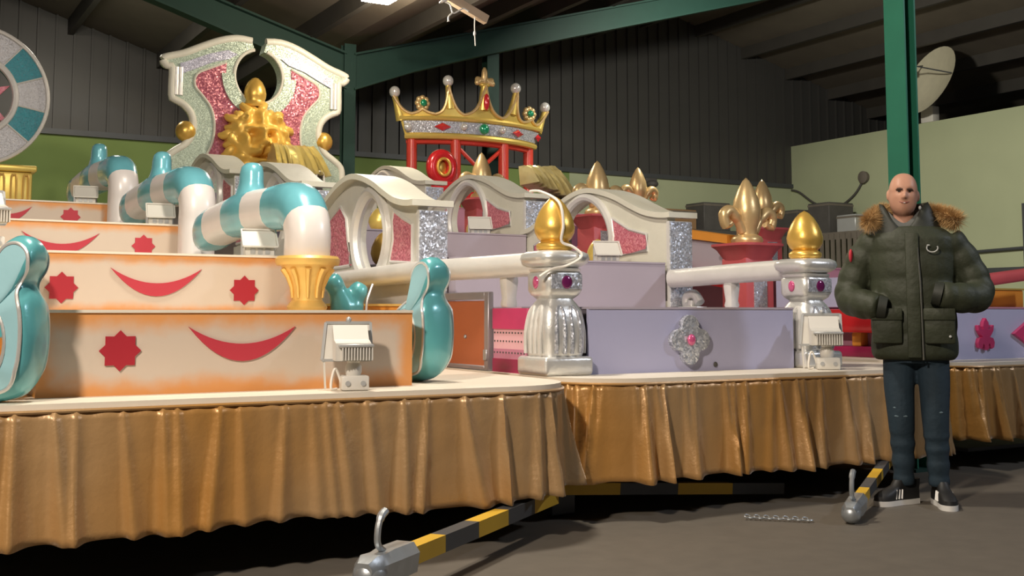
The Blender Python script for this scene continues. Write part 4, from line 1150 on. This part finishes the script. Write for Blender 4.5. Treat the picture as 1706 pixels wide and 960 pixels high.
def foil(loc, top, bot, y, label, seed, base):
    """sheet of foil in hanging folds over a dark case: top edge, longer bottom edge, zigzag pleats"""
    rnd = random.Random(seed)
    t = thing('foil_bundle', loc, label, 'foil', 'crumpled gold foil bundles')
    N = 18; m = MB(); rows = []
    jit = [rnd.uniform(-.02, .02) for _ in range(N + 1)]; am = [(1 if k % 2 else -1) * rnd.uniform(.04, .095) for k in range(N + 1)]
    for lv in range(5):
        f = lv / 4; row = []
        for k in range(N + 1):
            u = min(1, max(0, k / N + jit[k] * (0 if k in (0, N) else 1)))
            a = Vector((top[0][0] + (top[1][0] - top[0][0]) * u, y + .12, top[0][1] + (top[1][1] - top[0][1]) * u))
            b_ = Vector((bot[0][0] + (bot[1][0] - bot[0][0]) * u, y - .1, bot[0][1] + (bot[1][1] - bot[0][1]) * u))
            p = a.lerp(b_, f); p.y += am[k] * (.5 + .8 * f); p.z += rnd.uniform(-.008, .008) + (.05 * math.sin(PI * f)); row.append(p)
        rows.append(row)
    V = [[m.v(p) for p in r_] for r_ in rows]; Bk = [[m.v(Vector((p.x, y + .21, p.z))) for p in r_] for r_ in (rows[0], rows[-1])]
    for A_, B_ in zip(V[:-1], V[1:]):
        for k in range(N): m.face([A_[k], A_[k + 1], B_[k + 1], B_[k]])
    for k in range(N): m.face([V[0][k + 1], V[0][k], Bk[0][k], Bk[0][k + 1]]); m.face([V[-1][k], V[-1][k + 1], Bk[1][k + 1], Bk[1][k]]); m.face([Bk[0][k], Bk[0][k + 1], Bk[1][k + 1], Bk[1][k]])
    for k in (0, N): m.face([r_[k] for r_ in V] + [Bk[1][k], Bk[0][k]])
    obj('foil_wrap', m, 'gold_foil', t, 0)
    x0, x1 = bot[0][0] + .06, bot[1][0] - .04
    m = MB(); m.box(x0, x1, y - .05, y + .2, base, min(bot[0][1], bot[1][1]) + .02, .02); obj('dark_base', m, 'dark_box', t)
    m = MB(); q = Vector((x1 - .12, y - .12, bot[1][1] - .02)); m.tube(smoothpath([q + Vector((0, 0, -.1)), q + Vector((.02, 0, .06)), q + Vector((.09, 0, .06)), q + Vector((.11, 0, -.1))], 5), .010, 6); obj('wire_loop', m, 'silver_pale', t)
foil((4.4, 12.7, 2.372), [(4.16, 3.02), (4.66, 3.01)], [(4.12, 2.71), (4.78, 2.63)], 12.73, 'crumpled gold foil bundle in front of the lion throne', 5, 2.372)

# ------------------------------------------------------------------ float three: red, with crown
XC = 7.58
STEP3 = [(6.62, 8.78, 5.40, .70, 1.06, 6.99), (6.8, 8.58, 7.0, .70, 1.40, 9.39), (6.8, 8.58, 9.4, .70, 1.74, 11.39), (6.8, 8.58, 11.4, .70, 2.06, 13.0), (6.45, 8.8, 13.02, .70, 2.38, 14.6)]
s3 = ['lowest lilac step of the red float with a magenta flower emblem', 'second step of the red float', 'third step of the red float', 'fourth step of the red float', 'top platform of the red float under the crown']
fleur = [(0, .115), (.025, .085), (.032, .055), (.022, .03), (.05, .04), (.075, .065), (.085, .06), (.078, .025), (.055, -.005), (.038, -.02), (.075, -.03), (.088, -.06), (.08, -.095), (.055, -.105), (.04, -.085), (.035, -.065), (.022, -.075), (.022, -.105), (0, -.115)]
fleur = fleur + [(-a, b) for a, b in fleur[-2:0:-1]]
for i, (x0, x1, yf, z0, z1, yb) in enumerate(STEP3):
    t = thing('red_float_step', ((x0 + x1) / 2, yf, z0), s3[i], 'stage step', 'steps of the red float')
    m = MB(); m.box(x0, x1, yf, yf + .02, z0, z1); obj('front_panel', m, 'lilac_front' if i == 0 else 'mauve', t, 0)
    m = MB(); m.box(x0, x1, yf - .006, yb, z1, z1 + .012); obj('top_board', m, 'mauve', t, 0)
    for xx in (x0, x1 - .02):
        m = MB(); m.box(xx, xx + .02, yf + .02, yb, z0, z1); obj('side_panel', m, 'mauve', t, 0)
    if i == 0:
        m = MB(); m.prism_y([(7.02 + a, .878 + b) for a, b in fleur], yf - .03, yf); obj('fleur_emblem', m, 'magenta', t, 0)
        m = MB(); m.prism_y([(7.33, .878), (7.5, .97), (7.67, .878), (7.5, .79)], yf - .03, yf); obj('diamond_emblem', m, 'magenta', t, 0)
        m = MB(); m.prism_y([(7.98 + a, .878 + b) for a, b in fleur], yf - .03, yf); obj('fleur_emblem', m, 'magenta', t, 0)
        m = MB(); m.box(x0 - .16, x0, 5.7, 6.9, .88, 1.06, .02); obj('red_ledge', m, 'red_gloss', t)
        m = MB(); m.box(x0 - .1, x0, 5.7, 6.9, .70, .78, .01); obj('base_strip', m, 'magenta_dark', t)
        m = MB(); m.box(x0 - .08, x0, 6.10, 6.19, .78, .90, .01); obj('orange_post', m, 'orange_paint', t)
t = thing('side_board', (6.55, 6.4, 1.06), 'lilac side board with red emblem on the red float', 'board')
m = MB(); m.box(6.5, 6.53, 5.75, 6.95, 1.075, 1.30); obj('panel', m, 'lilac_front', t, 0)
m = MB(); m.prism_x([(6.12 + a * .9, 1.18 + b * .8) for a, b in fleur], 6.48, 6.5); obj('fleur_emblem', m, 'magenta', t, 0)
t = rail([(6.35, 5.86, 1.14), (6.8, 5.85, 1.19), (7.5, 5.83, 1.27), (8.5, 5.8, 1.38)], 'sloping red hand rail at the right edge of the photo', 'red_soft', [], .05, .05)
m = MB(); m.bar((7.12, 5.80, 1.07), (7.22, 5.80, 1.20), .05, .09); obj('orange_strut', m, 'orange_paint', t, 0)
t = thing('gold_board', (7.8, 6.3, 1.07), 'orange gold board glimpsed under the sloping red rail', 'board')
m = MB(); m.box(6.9, 8.6, 6.2, 6.3, 1.075, 1.22, .01); obj('panel', m, 'orange_paint', t)
m = MB(); m.box(6.88, 8.62, 6.19, 6.31, 1.22, 1.235); obj('edge_strip', m, 'gold_yellow', t, 0)

def fleur_post(loc, zt, label, dup_from=None):
    """red pillar with flared cap carrying a gold three lobed finial; zt local height of cap"""
    x, y, z = loc
    t = thing('fleur_post', loc, label, 'post', 'red posts with gold lily finials')
    m = MB(); m.box(x - .15, x + .15, y - .15, y + .15, z, z + zt - .12, .012); sh = obj('shaft', m, 'red_soft', t)
    m = MB(); m.box(x - .07, x + .07, y - .157, y - .15, z + .1, z + zt - .16); obj('glitter_inlay', m, 'silver_glitter', sh, 0)
    m = MB(); m.lathe([(0, zt - .14), (.15, zt - .14), (.165, zt - .11), (.2, zt - .05), (.235, zt - .02), (.235, zt), (0, zt)], loc, 32, sup=6); obj('flared_cap', m, 'red_soft', t, 30)
    m = MB(); m.lathe([(0, zt), (.12, zt), (.135, zt + .03), (.12, zt + .06), (.085, zt + .08), (.085, zt + .13), (.112, zt + .2), (.12, zt + .28), (.104, zt + .37), (.068, zt + .46), (.03, zt + .53), (0, zt + .56)], loc, 24); fi = obj('gold_bud', m, 'gold_pale', t, 60)
    for s_ in (-1, 1):
        m = MB(); m.tube(smoothpath([(x + s_ * .06, y - .02, z + zt + .1), (x + s_ * .12, y - .02, z + zt + .2), (x + s_ * .2, y - .02, z + zt + .27), (x + s_ * .26, y - .02, z + zt + .23), (x + s_ * .24, y - .02, z + zt + .15), (x + s_ * .19, y - .02, z + zt + .17)], 5), [.04] * 6 + [.05] * 10 + [.045] * 5 + [.03] * 5, 12); obj('gold_curl', m, 'gold_pale', t)
    return t
FP = fleur_post((6.42, 7.2, .70), .90, 'nearest red post with gold lily finial, left of the right pillar finial')
fleur_post((6.42, 9.4, .70), 1.30, 'left of the two gold lily posts behind the nearest right arch')
fleur_post((6.34, 11.7, .70), 1.66, 'gold lily post behind the middle right arch, below the crown')
fleur_post((8.86, 9.67, .70), 1.28, 'red post with gold lily finial just behind the nearest one')
fleur_post((8.84, 12.0, .70), 1.68, 'right of the two gold lily posts behind the nearest right arch')
t = thing('slanted_panel', (6.5, 8.3, 1.0), 'lilac slanted side panel with orange top left of the nearest red post', 'panel')
m = MB(); m.prism_x([(7.45, 1.36), (9.2, 1.55), (9.2, 1.86), (7.45, 1.62)], 6.45, 6.5); obj('panel', m, 'lilac', t, 0)
m = MB(); m.prism_x([(7.45, 1.62), (9.2, 1.86), (9.2, 1.95), (7.45, 1.69)], 6.42, 6.56); obj('orange_cap', m, 'orange_paint', t, 0)
m = MB(); m.prism_x([(7.45, 1.24), (9.2, 1.5), (9.2, 1.6), (7.45, 1.36)], 6.38, 6.56); obj('red_ledge', m, 'red_gloss', t, 0)
dup(LF, (6.66, 8.05, 1.415), 'white floodlight behind the nearest red post', R(-40), 1.0)

# crown on red posts
Y0 = 13.95; RC = 1.72; PM = .645
def CP(u, z, d=0.):
    ph = u * PM; k = 1 + .36 * max(0, z - 3.45)
    rr = (RC - d)
    return Vector((XC + rr * math.sin(ph) * k, Y0 + RC - rr * math.cos(ph) - .10 * (z - 3.45), z))
PK = [(-1, .25, .05), (-.72, .08, .07), (-.40, .42, .05), (0, .46, .075), (.40, .42, .05), (.72, .08, .07), (1, .25, .05)]
def ctop(u): return 3.775 + max(h * math.exp(-abs(u - c) / w) for c, h, w in PK)
t = thing('crown', (XC, 14.2, 2.38), 'large gold crown with jewels raised on red posts', 'crown')
m = MB(); N = 180; K = 8
F_, B_ = [], []
for i in range(N + 1):
    u = -1 + 2 * i / N; zt = ctop(u)
    uu = u
    F_.append([m.v(CP(uu, 3.47 + (zt - 3.47) * j / K)) for j in range(K + 1)])
    B_.append([m.v(CP(uu, 3.47 + (zt - 3.47) * j / K, .07)) for j in range(K + 1)])
for i in range(N):
    for j in range(K):
        m.face([F_[i][j], F_[i + 1][j], F_[i + 1][j + 1], F_[i][j + 1]]); m.face([B_[i][j + 1], B_[i + 1][j + 1], B_[i + 1][j], B_[i][j]])
    m.face([F_[i][K], F_[i + 1][K], B_[i + 1][K], B_[i][K]]); m.face([B_[i][0], B_[i + 1][0], F_[i + 1][0], F_[i][0]])
for i in (0, N):
    for j in range(K): m.face([F_[i][j], F_[i][j + 1], B_[i][j + 1], B_[i][j]])
obj('circlet', m, 'gold_yellow', t, 40)
us = [-1 + 2 * i / 60 for i in range(61)]
for z, r_ in ((3.48, .045), (3.73, .035)):
    m = MB(); m.tube([CP(u, z, -.01) for u in us], r_, 8); obj('rim', m, 'gold_yellow', t)
m = MB(); m.tube([CP(-1 + 2 * i / 240, ctop(-1 + 2 * i / 240), -.01) for i in range(241)], .02, 6); obj('edge_bead', m, 'gold_pale', t)
m = MB(); N2 = 60
A_ = [[m.v(CP(u * .97, z, -.012)) for z in (3.53, 3.69)] for u in us]; C_ = [[m.v(CP(u * .97, z, .01)) for z in (3.53, 3.69)] for u in us]
for i in range(60):
    m.face([A_[i][0], A_[i + 1][0], A_[i + 1][1], A_[i][1]]); m.face([C_[i][1], C_[i + 1][1], C_[i + 1][0], C_[i][0]])
obj('silver_band', m, 'silver_glitter', t, 30)
def gem(u, z, a, b, mat, name='gem', dia=False):
    c = CP(u, z, -.03); m = MB()
    if dia:
        tx = (CP(u + .02, z) - CP(u - .02, z)).normalized(); nn = tx.cross(Vector((0, 0, 1))).normalized()
        v = [m.v(c + tx * p * a + Vector((0, 0, q * b))) for p, q in ((1, 0), (0, 1), (-1, 0), (0, -1))]; f = m.v(c + nn * .05); g = m.v(c - nn * .03)
        for k in range(4): m.face([v[k], v[(k + 1) % 4], f]); m.face([v[(k + 1) % 4], v[k], g])
        return obj(name, m, mat, t, 0)
    m.ell(c, (a, .05, b)); return obj(name, m, mat, t)
gem(-.52, 3.61, .12, .055, 'red_gem', 'red_gem', True); gem(.52, 3.61, .12, .055, 'red_gem', 'red_gem', True); gem(.97, 3.61, .09, .06, 'red_gem', 'red_gem', True)
gem(0, 3.61, .075, .075, 'green_gem', 'green_gem'); gem(-.93, 3.6, .06, .06, 'pearl', 'pearl'); gem(-.26, 3.62, .05, .05, 'pearl', 'pearl'); gem(.26, 3.62, .05, .05, 'pearl', 'pearl')
m = MB(); m.ell(CP(0, 3.99, -.05), (.045, .04, .12)); obj('red_gem', m, 'red_gem', t)
for c, h, w in PK:
    z = ctop(c); p = CP(c, z, .035)
    if abs(c) == 1 or abs(c) == .40:
        m = MB(); m.tube([CP(c, z - .32, .035), CP(c, z - .1, .035), p], [.075, .045, .04], 10); obj('spike', m, 'gold_yellow', t)
        m = MB(); m.ell(p + Vector((0, 0, .06)), (.078, .078, .082)); obj('pearl', m, 'pearl', t)
    elif c == 0:
        m = MB(); m.tube([CP(c, z - .35, .035), CP(c, z - .1, .035), p], [.085, .06, .05], 12); m.ell(p + Vector((0, 0, .0)), (.085, .06, .03)); obj('spike', m, 'gold_yellow', t)
        m = MB(); m.ell(p + Vector((0, 0, .13)), (.05, .045, .14)); 
        for s_ in (-1, 1): m.ell(p + Vector((s_ * .095, 0, .06)), (.055, .045, .07), Matrix.Rotation(s_ * .6, 3, 'Y')); m.ell(p + Vector((s_ * .12, -.01, .03)), (.045, .045, .045))
        obj('lily_finial', m, 'gold_pale', t, remesh=.016, smooth_it=2)
    else:
        q = p + Vector((0, 0, .08)); m = MB()
        for k in range(8): m.ell(q + Vector((.075 * math.cos(k * PI / 4), 0, .075 * math.sin(k * PI / 4))), (.042, .04, .042))
        m.ell(q, (.08, .035, .08)); orn = obj('rosette', m, 'gold_pale', t)
        m = MB(); m.ell(q + Vector((0, -.045, 0)), (.05, .035, .05)); obj('green_gem', m, 'green_gem', orn)
# posts
for u in (-.93, -.36, .36, .93):
    p = CP(u, 3.46, .05); m = MB(); m.tube([(p.x, p.y, 2.38), (p.x, p.y, 3.46)], .075, 12); po = obj('red_post', m, 'red_post', t)
    m = MB(); m.lathe([(0, 2.38), (.13, 2.38), (.13, 2.44), (.09, 2.47), (0, 2.47)], (p.x, p.y, 0), 16); obj('post_foot', m, 'red_post', po)
m = MB(); m.tube([CP(u, 3.42, .05) for u in us], .045, 8); obj('red_ring_beam', m, 'red_post', t)
pa, pb = CP(-.36, 3.38, .05), CP(.36, 3.38, .05)
for a, b in ((pa, (pb.x, pb.y, 2.72)), (pb, (pa.x, pa.y, 2.72))):
    m = MB(); m.tube([a, b], .03, 8); obj('cross_brace', m, 'red_post', t)
m = MB(); m.bar((pa.x - .1, pa.y, 2.66), (pb.x + .1, pb.y, 2.66), .12, .12); obj('lower_beam', m, 'red_gloss', t, 0)
t = thing('red_ring', (6.6, 13.2, 2.40), 'red ring with gold centre standing below the left crown post', 'ornament')
m = MB(); m.tube([(p[0], 13.2, p[1]) for p in circ(6.56, 2.92, .145, 36, rz=.17)], .075, 12, close=True); obj('ring', m, 'red_gloss', t)
m = MB(); m.tube([(p[0], 13.13, p[1]) for p in circ(6.56, 2.92, .09, 30, rz=.11)], .02, 8, close=True); obj('gold_rim', m, 'gold', t)
m = MB(); m.ell((6.56, 13.22, 2.92), (.085, .04, .105)); obj('gold_centre', m, 'gold', t)
m = MB(); m.box(6.42, 6.8, 13.12, 13.3, 2.39, 2.74, .03); obj('red_foot', m, 'red_gloss', t)
foil((6.75, 11.0, 1.752), [(6.50, 2.70), (6.92, 2.72)], [(6.52, 2.48), (7.10, 2.30)], 10.9, 'crumpled gold foil bundle under the right side of the crown', 9, 1.752)

# ------------------------------------------------------------------ the man
PX, PYY = 5.02, 4.30
yaw = math.atan2(PX, PYY)
per = thing('person', (0, 0, 0), 'bald man in a green fur-hooded parka, hands in pockets, beside the float', 'person')
def pobj(name, mb_, mat, parent=None, **k): return obj(name, mb_, mat, parent or per, **k)
# body
b = MB()
def loft(mb_, secs, n=24, sup=2.3):
    rs = []
    for (cx, cy, cz, rx, ry) in secs:
        ring = []
        for k in range(n):
            a = 2 * PI * k / n; ca, sa = math.cos(a), math.sin(a)
            q = (abs(ca) ** sup + abs(sa) ** sup) ** (-1 / sup)
            ring.append((cx + rx * q * ca, cy + ry * q * sa, cz))
        rs.append(ring)
    mb_.rings(rs)
HX = -.035
def head_r(d):
    """radius of the head along unit direction d (x right, -y face, z up)"""
    x, y, z = d
    e_ = 2.35 if z > 0 else 2.1
    r = 1 / ((abs(x) / .075) ** e_ + (abs(y) / .097) ** e_ + (abs(z) / (.110 if z > 0 else .138)) ** e_) ** (1 / e_)
    def g(px, py, pz, s, h):
        v = Vector((px, py, pz)).normalized(); return h * math.exp(-((Vector(d) - v).length_squared) / (2 * s * s))
    r += g(0, -1, -.08, .075, .018) + g(0, -1, -.24, .085, .030) + g(.09, -1, -.30, .05, .008) + g(-.09, -1, -.30, .05, .008)            # nose
    r += g(.30, -1, .20, .16, .006) + g(-.30, -1, .20, .16, .006)       # brow
    r -= g(.31, -1, .03, .11, .014) + g(-.31, -1, .03, .11, .014)       # eye sockets
    r += g(.55, -1, -.30, .2, .006) + g(-.55, -1, -.30, .2, .006)       # cheeks
    r += g(0, -1, -.62, .16, .008) - g(0, -1, -.74, .07, .003)           # lips
    r += g(0, -.85, -1.05, .22, .012)                                  # chin
    r += g(.62, -.5, -.85, .3, .006) + g(-.62, -.5, -.85, .3, .006)     # jaw
    r += g(0, 1, .25, .5, .008)
    return r
hz = 1.688
hm = MB(); nu, nv = 56, 44; rs = []
tilt = Matrix.Rotation(R(5), 3, 'Z') @ Matrix.Rotation(R(3), 3, 'Y')
def HP(d, extra=0.): 
    d = Vector(d).normalized(); return tilt @ (d * (head_r(tuple(d)) + extra)) + Vector((HX, -.01, hz))
for j in range(1, nv):
    th_ = PI * j / nv
    rs.append([HP((math.sin(th_) * math.cos(2 * PI * k / nu), math.sin(th_) * math.sin(2 * PI * k / nu), -math.cos(th_))) for k in range(nu)])
b.rings(rs)
loft(b, [(HX, .02, 1.42, .075, .075), (HX, .015, 1.50, .06, .062), (HX, .012, 1.56, .056, .06), (HX, .012, 1.62, .055, .06)], 20)
loft(b, [(0, .0, .86, .15, .10), (0, 0, 1.05, .14, .095), (0, 0, 1.25, .16, .10), (0, .01, 1.40, .17, .10), (HX * .6, .02, 1.47, .10, .08)], 24)
for s_ in (-1, 1):
    e = HP((s_, .08, -.02)); b.ell(e + Vector((s_ * .003, .006, -.012)), (.011, .018, .030), Matrix.Rotation(R(8) * s_, 3, 'X'))
    b.tube([(s_ * .08, 0, .9), (s_ * .085, 0, .5), (s_ * .09, .01, .1)], [.07, .05, .035], 12)
    b.tube([(s_ * .17, 0, 1.42), (s_ * .30, .01, 1.14), (s_ * .15, -.12, 1.08)], [.045, .04, .03], 12)
body = pobj('body', b, 'skin', remesh=.006, smooth_it=2)
for s_ in (-1, 1):
    m = MB(); m.ell(HP((s_ * .30, -1, .03), -.003), (.014, .008, .0055)); ey = pobj('eye', m, 'eye_white', body)
    m = MB(); m.ell(HP((s_ * .30, -1, .03), .0015), (.009, .0065, .006)); pobj('iris', m, 'eye_dark', body)
    m = MB(); m.tube([HP((s_ * a, -1, c), .003) for a, c in ((.11, .12), (.24, .15), (.38, .15), (.50, .09))], [.005, .0075, .007, .004], 6); pobj('eyebrow', m, 'brow', body)
m = MB(); m.tube([HP((a, -1, c), .000) for a, c in ((-.28, -.585), (-.14, -.60), (0, -.61), (.14, -.60), (.28, -.585))], [.002, .0045, .0055, .0045, .002], 8); pobj('mouth', m, 'lip', body)
m = MB(); m.tube([HP((a, -1, c), .003) for a, c in ((-.17, -.592), (0, -.602), (.17, -.592))], [.001, .0035, .001], 6); pobj('teeth', m, 'eye_white', body)

# jacket
j = MB()
secs = []
for k in range(47):
    z = .775 + (1.50 - .775) * k / 46
    prof = [(.775, .205, .135), (.80, .222, .15), (.95, .222, .152), (1.10, .215, .148), (1.25, .225, .15), (1.38, .232, .148), (1.44, .222, .14), (1.48, .185, .125), (1.50, .14, .11)]
    for (za, xa, ya), (zb_, xb, yb) in zip(prof[:-1], prof[1:]):
        if za <= z <= zb_ + 1e-6:
            f = (z - za) / (zb_ - za); rx, ry = xa + (xb - xa) * f, ya + (yb - ya) * f
    puff = .010 * abs(math.sin((z - .775) / .145 * PI)) ** .5 - .006 if z < 1.44 else 0
    secs.append((0, 0, z, rx + puff, ry + puff))
loft(j, secs, 32)
def sleeve(pts):
    path = smoothpath(pts, 10); n = len(path); rr = []
    for i in range(n):
        f = i / (n - 1); base = .094 - .018 * f if f < .85 else .078 - (f - .85) * .09
        rr.append(base + .008 * abs(math.sin(f * PI * 7)) - .004)
    j.tube(path, rr, 16)
sleeve([(-.175, .01, 1.425), (-.255, .02, 1.33), (-.315, .02, 1.19), (-.325, -.02, 1.105), (-.245, -.12, 1.075), (-.165, -.165, 1.06)])
sleeve([(.175, .01, 1.425), (.25, .02, 1.33), (.315, .02, 1.20), (.325, -.02, 1.12), (.23, -.12, 1.11), (.13, -.165, 1.13)])
jk = pobj('jacket', j, 'jacket', remesh=.009, smooth_it=3); jk['label'] = 'dark green quilted parka'
m = MB(); m.box(-.033, .037, -.170, -.145, .79, 1.46, .008); pobj('placket', m, 'jacket', jk)
m = MB(); m.tube([(.045, -.165, .78), (.043, -.168, 1.0), (.04, -.168, 1.2), (.03, -.165, 1.38)], .0055, 6); pobj('zip', m, 'zip', jk)
for s_, x in ((-1, -.135), (1, .13)):
    m = MB(); m.box(x - .078, x + .078, -.176, -.13, .865, 1.055, .014); pk = pobj('pocket', m, 'jacket', jk)
    m = MB(); m.box(x - .08, x + .08, -.186, -.165, .99, 1.055, .008); pobj('pocket_flap', m, 'jacket', pk)
    if s_ > 0:
        m = MB(); m.ell((x + .05, -.188, .905), (.007, .004, .007)); pobj('snap', m, 'patch_white', pk)
for s_, w in ((-1, Vector((-.165, -.165, 1.06))), (1, Vector((.13, -.165, 1.13)))):
    d = Vector((-.08 * s_, .0, -.015 if s_ < 0 else .02)).normalized()
    m = MB(); m.tube([w - d * .015, w + d * .03], [.066, .06], 16); pobj('cuff', m, 'jacket_dark', jk)
m = MB(); m.tube([(.105 + .028 * math.cos(a), -.158 - .004, 1.375 + .022 * math.sin(a)) for a in [PI * .85 + PI * 1.3 * k / 14 for k in range(15)]], .0038, 6); m.ell((.085, -.16, 1.39), (.009, .003, .004)); pobj('chest_emblem', m, 'patch_white', jk)
m = MB(); m.ell((-.318, -.045, 1.345), (.012, .03, .038)); pobj('sleeve_patch', m, 'patch_red', jk)
# hood and collar
def open_collar(name, mat, r0, r1, zb, zt, drop, parent, th_=.012):
    m = MB(); n = 40; rings_ = []
    for lv in range(6):
        f = lv / 5; ring = []
        for k in range(n):
            a = 2 * PI * k / n; fr_ = math.exp(-((((a - 1.5 * PI + PI) % (2 * PI)) - PI) / .75) ** 2)
            ztop = zt - drop * fr_; z = zb + (ztop - zb) * f
            rx = r0[0] + (r1[0] - r0[0]) * f; ry = r0[1] + (r1[1] - r0[1]) * f
            ring.append((HX * (.4 + .6 * f) + rx * math.cos(a), .008 + ry * math.sin(a), z))
        rings_.append(ring)
    m.rings(rings_, cap=False)
    o = pobj(name, m, mat, parent, smooth=70); md = o.modifiers.new('thick', 'SOLIDIFY'); md.thickness = th_; md.offset = 0
    return o
hd = open_collar('hood_collar', 'jacket_dark', (.19, .14), (.118, .105), 1.43, 1.635, .16, per, .022)
open_collar('hoodie_collar', 'hoodie', (.15, .135), (.094, .088), 1.42, 1.60, .085, per, .016)
m = MB(); m.ell((.085 + HX, -.07, 1.60), (.008, .007, .011)); pobj('collar_toggle', m, 'patch_white', hd)
# fur trim: dense strands along the hood edge lying on the shoulders
rnd = random.Random(4)
def fur(path_pts, name, n=1500, rad=.034, ln=.05):
    path = smoothpath(path_pts, 8); m = MB()
    m.tube(path, [rad * .35] + [rad * .9] * (len(path) - 2) + [rad * .35], 8)
    for q in range(n):
        f = rnd.random() * (len(path) - 1.001); i = int(f); p = path[i].lerp(path[i + 1], f - i)
        tt = (path[i + 1] - path[i]).normalized()
        d = Vector((rnd.gauss(0, 1), rnd.gauss(0, 1), rnd.gauss(.1, 1))); d -= tt * d.dot(tt) * .5; d.normalize()
        s0 = p + d * rad * .8; e = s0 + d * ln * rnd.uniform(.5, 1.1) + Vector((rnd.gauss(0, .008), rnd.gauss(0, .008), -.012))
        sd = d.cross(Vector((rnd.random(), rnd.random(), rnd.random() + .1))).normalized() * .0015
        m.face([m.v(s0 + sd), m.v(s0 - sd), m.v(e)])
    o = pobj(name, m, 'fur', smooth=0); return o
fur([(-.13, .06, 1.60), (-.165, .01, 1.585), (-.20, -.05, 1.555), (-.215, -.09, 1.525)], 'fur_trim', 5200, .028, .05)
fur([(.09, .08, 1.585), (.13, .04, 1.58), (.185, .0, 1.56), (.235, -.03, 1.53)], 'fur_trim', 5600, .029, .056)
# jeans
q_ = MB()
loft(q_, [(0, .0, .76, .15, .115), (0, 0, .84, .155, .12), (0, 0, .98, .15, .11)], 24)
q_.tube(smoothpath([(-.075, 0, .84), (-.085, -.005, .65), (-.08, -.015, .48), (-.075, .0, .3), (-.075, .015, .1)], 8), [.092 - .040 * (i / 32) + .004 * math.sin(i * 1.7) * (i > 20) for i in range(33)], 18)
q_.tube(smoothpath([(.085, 0, .84), (.095, -.005, .65), (.095, -.015, .48), (.10, .0, .3), (.105, .015, .1)], 8), [.092 - .040 * (i / 32) + .004 * math.sin(i * 1.9) * (i > 20) for i in range(33)], 18)
jn = pobj('jeans', q_, 'jeans', remesh=.008, smooth_it=2)
for (x, z) in ((-.085, .52), (-.08, .475), (.10, .50)):
    m = MB(); m.ell((x, -.079, z), (.035, .006, .008)); pobj('knee_rip', m, 'jeans_worn', jn)
# shoes
def shoe(x, y, rz):
    M = Matrix.Translation((x, y, 0)) @ Matrix.Rotation(rz, 4, 'Z')
    def tr(mm): bmesh.ops.transform(mm.bm, matrix=M, verts=mm.bm.verts[:]); return mm
    out = [(.04, .09), (.045, .02), (.04, -.05), (.048, -.12), (.042, -.17), (.015, -.20), (-.015, -.20), (-.040, -.17), (-.044, -.12), (-.036, -.05), (-.042, .02), (-.038, .09), (0, .11)]
    out = sm2(out + [out[0]], 3)[:-1]
    m = MB(); m.prism_z(out, .0, .028); s = pobj('shoe_sole', tr(m), 'shoe_white')
    m = MB(); rs = []
    for z, k, dy in ((.028, .98, 0), (.05, .97, 0), (.07, .88, .01), (.085, .74, .025), (.10, .62, .04), (.13, .56, .05)):
        rs.append([(a * k * (1 if z < .09 else 1.1), c * k + dy * (1.2), z) for a, c in out])
    m.rings(rs); u = pobj('shoe_upper', tr(m), 'shoe_black')
    for i in range(3):
        for sg in (-1, 1):
            m = MB(); m.bar((sg * .0435, -.05 - i * .022, .035), (sg * .034, -.035 - i * .022, .082), .008, .006); pobj('stripe', tr(m), 'shoe_white', u, smooth=0)
    m = MB()
    for i in range(4): m.bar((-.02, -.075 - i * .018 + .03, .095 - i * .006), (.02, -.075 - i * .018 + .03, .095 - i * .006), .005, .004)
    pobj('laces', tr(m), 'jacket_dark', u, smooth=0)
shoe(-.085, .0, R(-42)); shoe(.115, .01, R(12))
per.location = (PX, PYY, 0)
per.rotation_euler = (0, 0, -yaw)
